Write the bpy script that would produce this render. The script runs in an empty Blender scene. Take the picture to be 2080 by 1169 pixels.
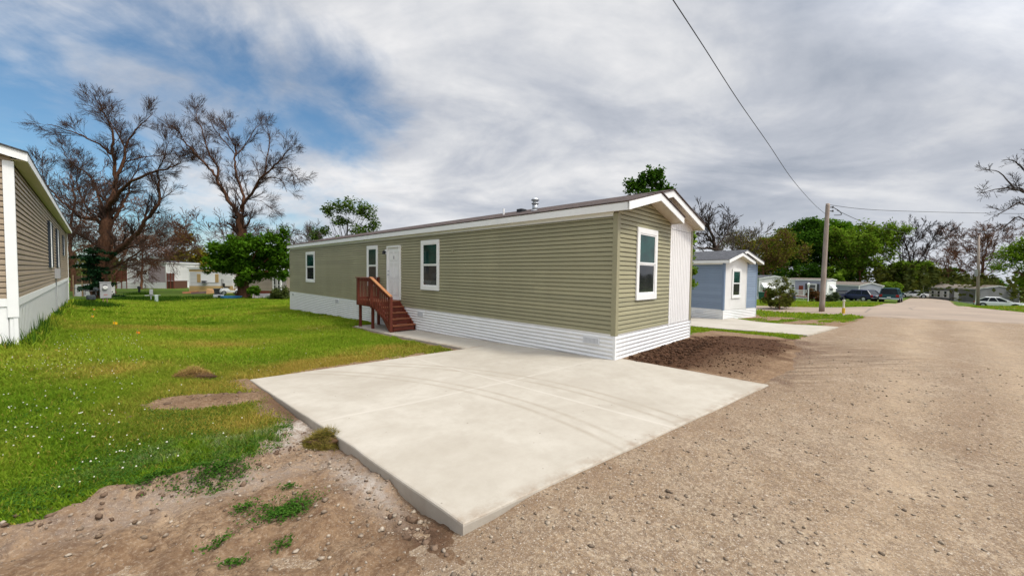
import bpy, math, random
import numpy as np
from mathutils import Vector, Matrix

random.seed(11)
rng = np.random.default_rng(11)
SC = bpy.context.scene
COL = SC.collection
R = math.radians

# ------------------------------------------------------------------ camera frame (used to place things by the photo)
FPX = 773.0
YAW, PITCH, ROLL = R(46.01), R(-2.2), R(.785)
CAM = np.array([-7.54, -4.13, 1.312])
_cy, _sy, _cp, _sp = math.cos(YAW), math.sin(YAW), math.cos(PITCH), math.sin(PITCH)
FW = np.array([_sy * _cp, _cy * _cp, _sp])
_r = np.array([_cy, -_sy, 0.0])
_u = np.cross(_r, FW)
_c, _s = math.cos(ROLL), math.sin(ROLL)
RT, UP = _c * _r + _s * _u, -_s * _r + _c * _u


def ray(px, py):
    return RT * (px - 1040) / FPX - UP * (py - 584.5) / FPX + FW


def at(px, py, dep):
    return Vector(CAM + ray(px, py) * dep)


def on_z(px, py, z):
    d = ray(px, py)
    return Vector(CAM + d * ((z - CAM[2]) / d[2]))


def ss(a, b, x):
    t = np.clip((np.asarray(x, float) - a) / (b - a), 0, 1)
    return t * t * (3 - 2 * t)


def zg(x, y):
    """height of the ground"""
    x = np.asarray(x, float)
    y = np.asarray(y, float)
    z = -.57 - .0262 * np.clip(y, 0, 38) * (1 - .6 * ss(20, 45, x))
    z = z + np.clip(-5.2 - x, 0, 7) * .125 * ss(1, 9, y) * (1 - ss(33, 48, y))
    z = z - .09 * ss(-7.3, -5.95, x) * (1 - ss(-5.6, -5.0, x)) * ss(-2.6, -1.6, y) * (1 - ss(4.2, 5.6, y))
    z = z - .07 * ss(-3.0, -1.3, x) * (1 - ss(0, .4, x)) * ss(2.5, 4, y) * (1 - ss(10.5, 12, y))
    z = z - .42 * ss(4, 14, x) * ss(-4.2, .8, y) * (1 - .5 * ss(20, 30, x))
    z = z - .006 * np.clip(x - 5, 0, 60)
    z = z - .042 * np.clip(x - 36, 0, 14) * ss(34, 40, x) - .018 * np.clip(x - 50, 0, 70)
    z = z - 1.5 * ss(-10, -24, y) * ss(58, 74, x)
    z = z + .42 * np.exp(-(((x - 41) / 7.0) ** 2 + ((y + 14.5) / 4.0) ** 2))
    return z


def G(px, py):
    d = ray(px, py)
    t = 1.0
    while t < 300:
        p = CAM + d * t
        if p[2] < zg(p[0], p[1]):
            break
        t += .02 if t < 60 else .2
    return Vector(p)


def B(px, dep):
    """ground point straight below the picture column px at a depth"""
    p = CAM + ray(px, 560) * dep
    return Vector((p[0], p[1], float(zg(p[0], p[1]))))


# ------------------------------------------------------------------ value noise in numpy
_perm = np.random.default_rng(3).random((257, 257))


def vnoise(x, y):
    xi = np.floor(x).astype(int)
    yi = np.floor(y).astype(int)
    fx, fy = x - xi, y - yi
    fx = fx * fx * (3 - 2 * fx)
    fy = fy * fy * (3 - 2 * fy)
    a = _perm[xi % 256, yi % 256]
    b = _perm[(xi + 1) % 256, yi % 256]
    c = _perm[xi % 256, (yi + 1) % 256]
    d = _perm[(xi + 1) % 256, (yi + 1) % 256]
    return (a * (1 - fx) + b * fx) * (1 - fy) + (c * (1 - fx) + d * fx) * fy


def fbm(x, y, n=4):
    s, a = 0, .5
    for i in range(n):
        s = s + a * vnoise(x * 2 ** i + 17.3 * i, y * 2 ** i + 5.1 * i)
        a *= .5
    return s / (1 - .5 ** n)


# ------------------------------------------------------------------ materials
MATS = {}


def new_mat(name):
    m = bpy.data.materials.new(name)
    m.use_nodes = True
    nt = m.node_tree
    bs = nt.nodes['Principled BSDF']
    return m, nt, bs


def nd(nt, typ, **kw):
    n = nt.nodes.new(typ)
    for k, v in kw.items():
        if k in n.inputs.keys() if isinstance(k, str) else False:
            n.inputs[k].default_value = v
        else:
            setattr(n, k, v)
    return n


def noise(nt, vec, scale, detail=4, rough=.55, dist=0.0):
    n = nt.nodes.new('ShaderNodeTexNoise')
    n.inputs['Scale'].default_value = scale
    n.inputs['Detail'].default_value = detail
    n.inputs['Roughness'].default_value = rough
    n.inputs['Distortion'].default_value = dist
    if vec is not None:
        nt.links.new(vec, n.inputs['Vector'])
    return n.outputs['Fac']


def ramp(nt, fac, stops, interp='LINEAR'):
    n = nt.nodes.new('ShaderNodeValToRGB')
    n.color_ramp.interpolation = interp
    e = n.color_ramp.elements
    while len(e) < len(stops):
        e.new(.5)
    for el, (p, c) in zip(e, stops):
        el.position = p
        el.color = (*c, 1) if len(c) == 3 else c
    nt.links.new(fac, n.inputs['Fac'])
    return n.outputs['Color']


def g(v):
    return (v, v, v)


def mix(nt, fac, a, b, mode='MIX'):
    n = nt.nodes.new('ShaderNodeMix')
    n.data_type = 'RGBA'
    n.blend_type = mode
    for sock, v in (('Factor', fac), ('A', a), ('B', b)):
        i = [s for s in n.inputs if s.name == sock and s.enabled][0] if sock != 'Factor' else n.inputs[0]
        if sock in 'AB':
            i = n.inputs[6] if sock == 'A' else n.inputs[7]
        if hasattr(v, 'is_linked'):
            nt.links.new(v, i)
        elif isinstance(v, (int, float)):
            i.default_value = v
        else:
            i.default_value = (*v, 1)
    return n.outputs[2]


def maths(nt, op, a, b=None, clamp=False):
    n = nt.nodes.new('ShaderNodeMath')
    n.operation = op
    n.use_clamp = clamp
    for i, v in enumerate((a, b)):
        if v is None:
            continue
        if hasattr(v, 'is_linked'):
            nt.links.new(v, n.inputs[i])
        else:
            n.inputs[i].default_value = v
    return n.outputs[0]


def bump(nt, bs, h, strength=.3, dist=.02):
    n = nt.nodes.new('ShaderNodeBump')
    n.inputs['Strength'].default_value = strength
    n.inputs['Distance'].default_value = dist
    nt.links.new(h, n.inputs['Height'])
    nt.links.new(n.outputs[0], bs.inputs['Normal'])


def obj_co(nt):
    return nt.nodes.new('ShaderNodeTexCoord').outputs['Object']


def geo_pos(nt):
    return nt.nodes.new('ShaderNodeNewGeometry').outputs['Position']


def attr(nt, name):
    n = nt.nodes.new('ShaderNodeAttribute')
    n.attribute_name = name
    return n.outputs['Fac']


def paint(name, col, rough=.5, var=.12, scale=3.0, spec=.4, bumps=0.0, metallic=0.0, streak=False):
    """a painted, vinyl or metal surface with slight unevenness and dirt"""
    if name in MATS:
        return MATS[name]
    m, nt, bs = new_mat(name)
    co = obj_co(nt)
    if streak:
        mp = nt.nodes.new('ShaderNodeMapping')
        mp.inputs['Scale'].default_value = (1, 1, .15)
        nt.links.new(co, mp.inputs['Vector'])
        co = mp.outputs[0]
    f = noise(nt, co, scale, 5, .6)
    c = ramp(nt, f, [(.25, tuple(x * (1 - var) for x in col)), (.75, tuple(min(1, x * (1 + var)) for x in col))])
    if streak:
        # separate lengths of vinyl differ a little from one another
        sp_ = nt.nodes.new('ShaderNodeSeparateXYZ')
        nt.links.new(obj_co(nt), sp_.inputs[0])
        cb_ = nt.nodes.new('ShaderNodeCombineXYZ')
        nt.links.new(maths(nt, 'ADD', sp_.outputs['X'], sp_.outputs['Y']), cb_.inputs[0])
        nt.links.new(sp_.outputs['Z'], cb_.inputs[1])
        bk = nt.nodes.new('ShaderNodeTexBrick')
        for k_, v_ in (('Scale', 1.0), ('Brick Width', 3.66), ('Row Height', .2032), ('Mortar Size', .002)):
            bk.inputs[k_].default_value = v_
        bk.offset = .37
        bk.inputs['Color1'].default_value = (.94, .94, .94, 1)
        bk.inputs['Color2'].default_value = (1.09, 1.08, 1.07, 1)
        bk.inputs['Mortar'].default_value = (.7, .7, .7, 1)
        nt.links.new(cb_.outputs[0], bk.inputs['Vector'])
        c = mix(nt, 1.0, c, bk.outputs['Color'], 'MULTIPLY')
    nt.links.new(c, bs.inputs['Base Color'])
    bs.inputs['Roughness'].default_value = rough
    bs.inputs['Specular IOR Level'].default_value = spec
    bs.inputs['Metallic'].default_value = metallic
    if bumps:
        bump(nt, bs, noise(nt, co, scale * 12, 3), bumps, .004)
    MATS[name] = m
    return m


def wood(name, c1, c2, scale=(2, 2, 18), rough=.6):
    if name in MATS:
        return MATS[name]
    m, nt, bs = new_mat(name)
    mp = nt.nodes.new('ShaderNodeMapping')
    mp.inputs['Scale'].default_value = scale
    nt.links.new(obj_co(nt), mp.inputs['Vector'])
    f = noise(nt, mp.outputs[0], 3, 6, .65, .4)
    nt.links.new(ramp(nt, f, [(.3, c1), (.7, c2)]), bs.inputs['Base Color'])
    bs.inputs['Roughness'].default_value = rough
    bump(nt, bs, f, .25, .004)
    MATS[name] = m
    return m


def glass(name, c1, c2, lines=0.0, rough=.04):
    """window pane: dark room and blinds behind a reflective sheet"""
    if name in MATS:
        return MATS[name]
    m, nt, bs = new_mat(name)
    co = obj_co(nt)
    f = noise(nt, co, 1.3, 3, .5, .6)
    c = ramp(nt, f, [(.35, c1), (.65, c2)])
    if lines:
        w = nt.nodes.new('ShaderNodeTexWave')
        w.wave_type = 'BANDS'
        w.bands_direction = 'Z'
        w.inputs['Scale'].default_value = 9
        nt.links.new(co, w.inputs['Vector'])
        c = mix(nt, maths(nt, 'MULTIPLY', w.outputs['Fac'], lines), c, tuple(min(1, x * 3 + .015) for x in c2))
    nt.links.new(c, bs.inputs['Base Color'])
    bs.inputs['Roughness'].default_value = rough
    bs.inputs['Specular IOR Level'].default_value = .55
    MATS[name] = m
    return m


def shingle(name, c1, c2, c3):
    if name in MATS:
        return MATS[name]
    m, nt, bs = new_mat(name)
    sp = nt.nodes.new('ShaderNodeSeparateXYZ')
    nt.links.new(obj_co(nt), sp.inputs[0])
    cb = nt.nodes.new('ShaderNodeCombineXYZ')
    nt.links.new(sp.outputs['Y'], cb.inputs[0])
    nt.links.new(sp.outputs['X'], cb.inputs[1])
    br = nt.nodes.new('ShaderNodeTexBrick')
    br.inputs['Scale'].default_value = 1.0
    br.inputs['Brick Width'].default_value = .26
    br.inputs['Row Height'].default_value = .14
    br.inputs['Mortar Size'].default_value = .008
    br.inputs['Color1'].default_value = (*c1, 1)
    br.inputs['Color2'].default_value = (*c2, 1)
    br.inputs['Mortar'].default_value = (*tuple(x * .4 for x in c1), 1)
    nt.links.new(cb.outputs[0], br.inputs['Vector'])
    f = noise(nt, cb.outputs[0], 5, 5, .7)
    c = mix(nt, ramp(nt, f, [(.42, g(0)), (.6, g(1))]), br.outputs['Color'], c3)
    nt.links.new(c, bs.inputs['Base Color'])
    bs.inputs['Roughness'].default_value = .9
    bump(nt, bs, maths(nt, 'ADD', br.outputs['Fac'], noise(nt, cb.outputs[0], 90, 2)), .5, .01)
    MATS[name] = m
    return m


def bark(name, c1, c2):
    if name in MATS:
        return MATS[name]
    m, nt, bs = new_mat(name)
    mp = nt.nodes.new('ShaderNodeMapping')
    mp.inputs['Scale'].default_value = (1, 1, .25)
    nt.links.new(obj_co(nt), mp.inputs['Vector'])
    f = noise(nt, mp.outputs[0], 7, 6, .7, .3)
    nt.links.new(ramp(nt, f, [(.3, c1), (.7, c2)]), bs.inputs['Base Color'])
    bs.inputs['Roughness'].default_value = .95
    bs.inputs['Specular IOR Level'].default_value = .1
    bump(nt, bs, f, .8, .04)
    MATS[name] = m
    return m


def leafmat(name, dark, light, trans=.35):
    if name in MATS:
        return MATS[name]
    m, nt, bs = new_mat(name)
    c = mix(nt, attr(nt, 'tint'), dark, light)
    out = nt.nodes['Material Output']
    nt.nodes.remove(bs)
    d = nt.nodes.new('ShaderNodeBsdfDiffuse')
    t = nt.nodes.new('ShaderNodeBsdfTranslucent')
    ms = nt.nodes.new('ShaderNodeMixShader')
    ms.inputs[0].default_value = trans
    nt.links.new(c, d.inputs['Color'])
    nt.links.new(mix(nt, 1.0, c, (1.0, 1.0, .55), 'MULTIPLY'), t.inputs['Color'])
    nt.links.new(d.outputs[0], ms.inputs[1])
    nt.links.new(t.outputs[0], ms.inputs[2])
    nt.links.new(ms.outputs[0], out.inputs['Surface'])
    MATS[name] = m
    return m


# ------------------------------------------------------------------ mesh helpers
class MB:
    def __init__(s):
        s.v, s.f, s.m = [], [], []
        s.mi = 0

    def add(s, vs, fs):
        o = len(s.v)
        s.v += [tuple(v) for v in vs]
        s.f += [tuple(i + o for i in f) for f in fs]
        s.m += [s.mi] * len(fs)
        return s

    def quad(s, a, b, c, d):
        return s.add([a, b, c, d], [(0, 1, 2, 3)])

    def poly(s, pts):
        return s.add(pts, [tuple(range(len(pts)))])

    def box(s, x0, y0, z0, x1, y1, z1, bev=0.0):
        x0, x1 = sorted((x0, x1))
        y0, y1 = sorted((y0, y1))
        z0, z1 = sorted((z0, z1))
        if bev:
            b = min(bev, (x1 - x0) / 2.1, (y1 - y0) / 2.1, (z1 - z0) / 2.1)
            rings = []
            for z, i in ((z0, b), (z0 + b, 0), (z1 - b, 0), (z1, b)):
                rings.append([(x0 + i + b * (i == 0), y0 + i, z), (x1 - i - b * (i == 0), y0 + i, z), (x1 - i, y0 + i + b * (i == 0), z), (x1 - i, y1 - i - b * (i == 0), z),
                              (x1 - i - b * (i == 0), y1 - i, z), (x0 + i + b * (i == 0), y1 - i, z), (x0 + i, y1 - i - b * (i == 0), z), (x0 + i, y0 + i + b * (i == 0), z)])
            return s.loft(rings)
        vs = [(x, y, z) for z in (z0, z1) for x, y in ((x0, y0), (x1, y0), (x1, y1), (x0, y1))]
        return s.add(vs, [(3, 2, 1, 0), (4, 5, 6, 7), (0, 1, 5, 4), (1, 2, 6, 5), (2, 3, 7, 6), (3, 0, 4, 7)])

    def loft(s, rings, caps=True):
        n = len(rings[0])
        vs = [p for r_ in rings for p in r_]
        fs = []
        for k in range(len(rings) - 1):
            for i in range(n):
                j = (i + 1) % n
                fs.append((k * n + i, k * n + j, (k + 1) * n + j, (k + 1) * n + i))
        if caps:
            fs.append(tuple(reversed(range(n))))
            fs.append(tuple((len(rings) - 1) * n + i for i in range(n)))
        return s.add(vs, fs)

    def prism(s, pts, off):
        """polygon extruded along a vector"""
        off = Vector(off)
        return s.loft([[Vector(p) for p in pts], [Vector(p) + off for p in pts]])

    def bar(s, a, b, w, h=None):
        """rectangular bar between two points"""
        a, b = Vector(a), Vector(b)
        h = h or w
        d = (b - a).normalized()
        upv = Vector((0, 0, 1)) if abs(d.z) < .95 else Vector((0, 1, 0))
        x = d.cross(upv).normalized() * w / 2
        y = x.cross(d).normalized() * h / 2
        return s.loft([[p - x - y, p + x - y, p + x + y, p - x + y] for p in (a, b)])

    def tube(s, pts, rad, n=8, caps=True):
        pts = [Vector(p) for p in pts]
        if not hasattr(rad, '__len__'):
            rad = [rad] * len(pts)
        rings = []
        px_ = None
        for i, p in enumerate(pts):
            d = (pts[min(i + 1, len(pts) - 1)] - pts[max(i - 1, 0)])
            if d.length < 1e-9:
                d = Vector((0, 0, 1))
            d.normalize()
            if px_ is None:
                px_ = d.orthogonal().normalized()
            px_ = (px_ - d * px_.dot(d))
            if px_.length < 1e-6:
                px_ = d.orthogonal()
            px_.normalize()
            py_ = d.cross(px_)
            rings.append([p + (px_ * math.cos(2 * math.pi * k / n) + py_ * math.sin(2 * math.pi * k / n)) * rad[i] for k in range(n)])
        return s.loft(rings, caps)

    def blob(s, c, r, seed=0, rough=.25, n=6, squash=(1, 1, 1)):
        """uneven lump"""
        rr = random.Random(seed)
        rings = []
        for k in range(1, n):
            th = math.pi * k / n
            rings.append([Vector(c) + Vector((math.sin(th) * math.cos(2 * math.pi * j / 8) * squash[0], math.sin(th) * math.sin(2 * math.pi * j / 8) * squash[1], math.cos(th) * squash[2])) * r * (1 + rr.uniform(-rough, rough)) for j in range(8)])
        return s.loft(rings)

    def build(s, name, mats, parent=None, smooth=False):
        me = bpy.data.meshes.new(name)
        me.from_pydata(s.v, [], s.f)
        for m in (mats if isinstance(mats, (list, tuple)) else [mats]):
            me.materials.append(m)
        me.polygons.foreach_set('material_index', s.m)
        if smooth:
            me.polygons.foreach_set('use_smooth', [True] * len(s.f))
        me.update()
        o = bpy.data.objects.new(name, me)
        COL.objects.link(o)
        if parent:
            o.parent = parent
        return o


def np_mesh(name, verts, faces_idx, face_len, mats, parent=None, attrs=None, smooth=False):
    """fast mesh from arrays; faces all of the same length"""
    me = bpy.data.meshes.new(name)
    verts = np.asarray(verts, np.float32)
    fi = np.asarray(faces_idx, np.int32).ravel()
    nf = len(fi) // face_len
    me.vertices.add(len(verts))
    me.vertices.foreach_set('co', verts.ravel())
    me.loops.add(len(fi))
    me.loops.foreach_set('vertex_index', fi)
    me.polygons.add(nf)
    me.polygons.foreach_set('loop_start', np.arange(0, nf * face_len, face_len, dtype=np.int32))
    me.polygons.foreach_set('loop_total', np.full(nf, face_len, np.int32))
    if smooth:
        me.polygons.foreach_set('use_smooth', np.ones(nf, bool))
    for m in (mats if isinstance(mats, (list, tuple)) else [mats]):
        me.materials.append(m)
    for k, a in (attrs or {}).items():
        at_ = me.attributes.new(k, 'FLOAT', 'POINT')
        at_.data.foreach_set('value', np.asarray(a, np.float32))
    me.update(calc_edges=True)
    me.validate()
    o = bpy.data.objects.new(name, me)
    COL.objects.link(o)
    if parent:
        o.parent = parent
    return o


def tag(o, label=None, cat=None, group=None, kind=None):
    if label:
        o['label'] = label
    if cat:
        o['category'] = cat
    if group:
        o['group'] = group
    if kind:
        o['kind'] = kind
    return o


def empty(name, loc, rz=0.0, label=None, cat=None, group=None):
    o = bpy.data.objects.new(name, None)
    o.empty_display_size = .2
    COL.objects.link(o)
    o.location = loc
    o.rotation_euler = (0, 0, rz)
    return tag(o, label, cat, group)


def copy_tree(o, parent=None):
    c = o.copy()
    COL.objects.link(c)
    if parent:
        c.parent = parent
    for ch in [x for x in COL.objects if x.parent == o]:
        copy_tree(ch, c)
    return c


# ------------------------------------------------------------------ common materials
M_TRIM = paint('white_trim', (.80, .80, .79), .45, .04)
M_OFFW = paint('cream_soffit', (.66, .60, .49), .55, .05)
M_SKIRT = paint('white_skirt_metal', (.74, .74, .735), .38, .05, 2, .5)
M_OLIVE = paint('olive_vinyl', (.318, .298, .188), .5, .07, 1.2, .3, streak=True)
M_OLIVE_TRIM = paint('olive_corner', (.288, .268, .168), .5, .05)
M_PANEL = paint('white_board', (.78, .765, .75), .5, .04, 2)
M_BLUE = paint('blue_vinyl', (.240, .305, .405), .5, .07, 1.2, .3, streak=True)
M_BLUE_TRIM = paint('blue_corner', (.18, .24, .34), .5, .05)
M_BROWN = paint('tan_brown_vinyl', (.335, .262, .185), .5, .09, 1.4, .3, streak=True)
M_BLACK = paint('black_plastic', (.012, .013, .016), .5, .2)
M_DARKGREY = paint('dark_grey', (.06, .062, .068), .5, .12)
M_STEEL = paint('galvanised', (.48, .50, .52), .35, .15, 8, .5, metallic=.7)
M_GREYBOX = paint('grey_cabinet', (.33, .33, .34), .5, .1)
M_STAIN = wood('red_stained_wood', (.085, .014, .007), (.175, .034, .014))
M_TREAD = wood('worn_tread_wood', (.17, .045, .018), (.30, .105, .04))
M_GLASS_T = glass('pane_teal', (.003, .016, .014), (.008, .050, .040), .16)
M_GLASS_D = glass('pane_dark', (.012, .014, .016), (.035, .035, .036), .12)
M_GLASS_V = glass('vehicle_glass', (.004, .006, .008), (.012, .016, .02), 0, .18)
M_GLASS_V.node_tree.nodes['Principled BSDF'].inputs['Specular IOR Level'].default_value = .3
M_RUBBER = paint('rubber', (.018, .018, .019), .8, .2)
M_SHINGLE_BR = shingle('brown_shingle', (.050, .030, .024), (.105, .066, .052), (.03, .02, .018))
M_SHINGLE_GR = shingle('grey_shingle', (.055, .057, .066), (.10, .103, .115), (.042, .044, .052))
M_SHINGLE_TN = shingle('tan_shingle', (.16, .125, .10), (.22, .18, .15), (.12, .10, .08))


# ------------------------------------------------------------------ house building kit
def lap(mb, o, u, n, z0, z1, ex, lim):
    """courses of dutch-lap siding; lim(z) gives the extent along u"""
    o, u, n = Vector(o), Vector(u), Vector(n)

    def P(t, z, out):
        return o + u * t + n * out + Vector((0, 0, z))
    prof = [(0, .024), (.58, .020), (.72, .005), (.87, .003), (.875, -.025), (1, -.025)]
    z = z0
    while z < z1 - 1e-6:
        e = min(ex, z1 - z)
        for (a, oa), (b, ob) in zip(prof, prof[1:]):
            za, zb = z + a * e, z + b * e
            la, lb = lim(za), lim(zb)
            if la is None:
                continue
            if lb is None:
                m_ = (la[0] + la[1]) / 2
                lb = (m_, m_)
            mb.quad(P(la[0], za, oa), P(la[1], za, oa), P(lb[1], zb, ob), P(lb[0], zb, ob))
        lb = lim(z)
        if lb:
            mb.quad(P(lb[0], z, -.025), P(lb[1], z, -.025), P(lb[1], z, .024), P(lb[0], z, .024))
        z += e


def corrugated(mb, o, u, n, length, z0, z1, period=.092, amp=.011):
    o, u, n = Vector(o), Vector(u), Vector(n)
    zs = np.arange(z1, z0 - .01, -period / 6)
    prev = None
    for i, z in enumerate(zs):
        ph = (i % 6) / 6
        out = .012 + amp * (1, .75, .1, -.9, -.4, .6)[i % 6]
        a = o + n * out + Vector((0, 0, z))
        b = a + u * length
        if prev:
            mb.quad(prev[0], prev[1], b, a)
        prev = (a, b)


def ribs(mb, o, u, n, length, z0, ztop, step=.125, wid=.026, out=.009):
    """upright board panel with narrow ribs; ztop(t) is the upper edge"""
    o, u, n = Vector(o), Vector(u), Vector(n)

    def P(t, z, k):
        return o + u * t + n * k + Vector((0, 0, z))
    t = 0.0
    while t < length - 1e-6:
        a, b, c = t, min(t + wid, length), min(t + step, length)
        for s0, s1, k0, k1 in ((a, a + .002, out, -.02), (a + .002, a + .018, -.02, -.02), (a + .018, a + .02, -.02, out), (a + .02, b, out, out + .003), (b, c, out + .003, out)):
            if s1 > s0:
                mb.quad(P(s0, z0, k0), P(s1, z0, k1), P(s1, ztop(s1), k1), P(s0, ztop(s0), k0))
        t += step


def window(parent, o, u, n, t0, t1, z0, z1, trim=.115, mtrim=None, up=None, low=None, shutters=None, sash=.035, label=None):
    o, u, n = Vector(o), Vector(u), Vector(n)
    mtrim = mtrim or M_TRIM
    o = o + n * .022

    def slab(mb, a0, a1, b0, b1, k0, k1):
        pts = [o + u * a0 + n * k0 + Vector((0, 0, b0)), o + u * a1 + n * k0 + Vector((0, 0, b0)), o + u * a1 + n * k0 + Vector((0, 0, b1)), o + u * a0 + n * k0 + Vector((0, 0, b1))]
        mb.prism(pts, n * (k1 - k0))
    f = MB()
    slab(f, t0, t1, z1 - trim * 1.1, z1, 0, .035)
    slab(f, t0, t1, z0, z0 + trim * 1.25, 0, .038)
    slab(f, t0, t0 + trim, z0 + trim * 1.25, z1 - trim * 1.1, 0, .034)
    slab(f, t1 - trim, t1, z0 + trim * 1.25, z1 - trim * 1.1, 0, .034)
    ob = f.build('window', mtrim, parent)
    if label:
        ob['label'] = label
    a0, a1, b0, b1 = t0 + trim, t1 - trim, z0 + trim * 1.25, z1 - trim * 1.1
    zm = (b0 + b1) / 2
    s = MB()
    for c0, c1, k in ((b0, zm, .016), (zm, b1, .026)):
        slab(s, a0, a1, c0, c0 + sash, .004, k)
        slab(s, a0, a1, c1 - sash, c1, .004, k)
        slab(s, a0, a0 + sash, c0 + sash, c1 - sash, .004, k - .001)
        slab(s, a1 - sash, a1, c0 + sash, c1 - sash, .004, k - .001)
    s.build('sash', mtrim, ob)
    for c0, c1, k, mm in ((b0, zm, .006, low or M_GLASS_D), (zm, b1, .014, up or M_GLASS_T)):
        p = MB()
        slab(p, a0 + sash, a1 - sash, c0 + sash, c1 - sash, k - .004, k)
        p.build('pane', mm, ob)
    if shutters:
        for b_ in ((t0 - .36, t0 - .02), (t1 + .02, t1 + .36)):
            h = MB()
            slab(h, b_[0], b_[1], z0, z1, -.015, .045)
            zz = z0 + .06
            while zz < z1 - .08:
                slab(h, b_[0] + .05, b_[1] - .05, zz, zz + .035, .045, .055)
                zz += .06
            h.build('shutter', shutters, parent)
    return ob


def slab_on(parent, name, mat, o, u, n, t0, t1, z0, z1, k0, k1):
    o, u, n = Vector(o), Vector(u), Vector(n)
    mb = MB()
    mb.prism([o + u * a + n * k0 + Vector((0, 0, b)) for a, b in ((t0, z0), (t1, z0), (t1, z1), (t0, z1))], n * (k1 - k0))
    return mb.build(name, mat, parent)


FACES = lambda W, L: {'left': ((0, L, 0), (0, -1, 0), (-1, 0, 0), L), 'right': ((W, 0, 0), (0, 1, 0), (1, 0, 0), L),
                      'front': ((0, 0, 0), (1, 0, 0), (0, -1, 0), W), 'back': ((W, L, 0), (-1, 0, 0), (0, 1, 0), W)}


def home(name, label, loc, rz, W, L, H, ex, zbot, msid, mtrim_c, mroof, front, skirt='h', slope=.2625, ov=.13, rake=.30, zeave=None, frieze=True, mskirt=None, corner=None, flip_gable=False):
    """a manufactured home in its own frame: x across the end wall, y along the long wall, z = 0 at the bottom of the siding"""
    root = empty(name, loc, rz, label, 'mobile home')
    ze = zeave or H + .25
    zp = ze + slope * (W / 2 + ov)
    mskirt = mskirt or M_SKIRT
    F = FACES(W, L)

    def zroof(x):
        return ze + slope * (x + ov) if x < W / 2 else ze + slope * (W + ov - x)

    def gable_lim(c0, c1, fn):
        def lim(z):
            ts = [t for t in np.linspace(c0, c1, 120) if fn(t) > z]
            return (ts[0], ts[-1]) if ts else None
        return lim
    # walls
    for fc in ('left', 'right', 'back', 'front'):
        o, u, n, ln = F[fc]
        mb = MB()
        if fc in ('left', 'right'):
            mb.quad(*[Vector(o) - Vector(n) * .03 + Vector(u) * t + Vector((0, 0, z)) for t, z in ((.03, 0), (ln - .03, 0), (ln - .03, H + .15), (.03, H + .15))])
            lap(mb, o, u, n, 0, H, ex, lambda z: (0, ln))
            mb.build('wall', msid, root)
        else:
            mb.poly([Vector(o) - Vector(n) * .03 + Vector(u) * t + Vector((0, 0, z)) for t, z in ((.02, 0), (ln - .02, 0), (ln - .02, zroof(ln - .001) - .1), (ln / 2, zp - .12), (.02, zroof(0) - .1))])
            if fc == 'back' or not front:
                lap(mb, o, u, n, 0, zp - .15, ex, gable_lim(0, ln, lambda t: zroof(t) - .13))
                mb.build('wall', msid, root)
            else:
                mb.build('wall', M_PANEL, root)
    if front:
        sp, xs, xr = front['split'], front['peak'], front['right']
        zs = zroof(xs)

        def zsmall(x):
            return zroof(x) if x < xs else zs - slope * (x - xs)
        o, u, n, ln = F['front']
        a, b = MB(), MB()
        if front['siding_left']:
            lap(a, o, u, n, 0, zp - .15, ex, gable_lim(0, sp, lambda t: zsmall(t) - .12))
            ribs(b, (sp + .03, 0, 0), u, n, W - sp - .03, -.05, lambda t: zroof(sp + .03 + t) - .13)
        else:
            ribs(b, o, u, n, sp, -.05, lambda t: zsmall(t) - .12)
            lap(a, (0, 0, 0), u, n, 0, zp - .15, ex, gable_lim(sp + .03, W, lambda t: zroof(t) - .13))
        a.build('wall', msid, root)
        b.build('board_panel', M_PANEL, root)
        t = MB()
        t.box(sp - .01, -.028, -.1, sp + .032, 0, H + .1)
        if front['siding_left']:
            t.mi = 1
            t.box(sp + .04, -.016, H - .02, W - .02, -.008, H - .008)
        t.build('panel_trim', [M_PANEL, M_GREYBOX], root)
    # corner posts
    c = MB()
    cw = .09
    mc = corner or mtrim_c
    zc0 = -.03 if not corner else -.38
    for x0, x1, y0, y1 in ((-.027, cw, -.027, cw), (W - cw, W + .027, -.027, cw), (-.027, cw, L - cw, L + .027), (W - cw, W + .027, L - cw, L + .027)):
        c = MB()
        if corner:
            x0, x1 = (x0 - .012, x1 + .012) if x0 < 0 else (x0 - .012, x1 + .012)
            y0, y1 = (y0 - .012, y0 + .06) if y0 < 0 else (y1 - .06, y1 + .012)
        c.box(x0, y0, zc0, x1, y1, H + .06)
        c.build('corner_post', mc, root)
    # skirting
    sk = MB()
    for fc in ('left', 'right', 'front', 'back'):
        o, u, n, ln = F[fc]
        if skirt == 'h':
            corrugated(sk, o, u, n, ln, zbot, -.002)
        else:
            ribs(sk, o, u, n, ln, zbot, lambda t: -.002, .28, .02, .012)
            sk.prism([Vector(o) + Vector(u) * t + Vector((0, 0, z)) for t, z in ((-.03, -.16), (ln + .03, -.16), (ln + .03, -.001), (-.03, -.001))], Vector(n) * .032)
    for x, y in ((-.026, -.026), (W - .03, -.026), (-.026, L - .03), (W - .03, L - .03)):
        sk.box(x, y, zbot, x + .056, y + .056, -.035)
    sk.build('skirting', mskirt, root)
    # roof
    rf = MB()
    th = .028
    y0, y1 = -rake - .03, L + .12
    for xa, za, xb, zb in ((-ov - .03, ze - .03 * slope, W / 2, zp), (W / 2, zp, W + ov + .03, ze - .03 * slope)):
        rf.prism([(xa, y0, za), (xb, y0, zb), (xb, y0, zb + th), (xa, y0, za + th)], (0, y1 - y0, 0))
    ro = rf.build('roof', mroof, root)
    # fascia boards
    fs = MB()
    fh = .17
    for x in (-ov - .022, W + ov):
        fs.box(x, -rake, ze - fh, x + .022, L + .1, ze - .004)
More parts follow.
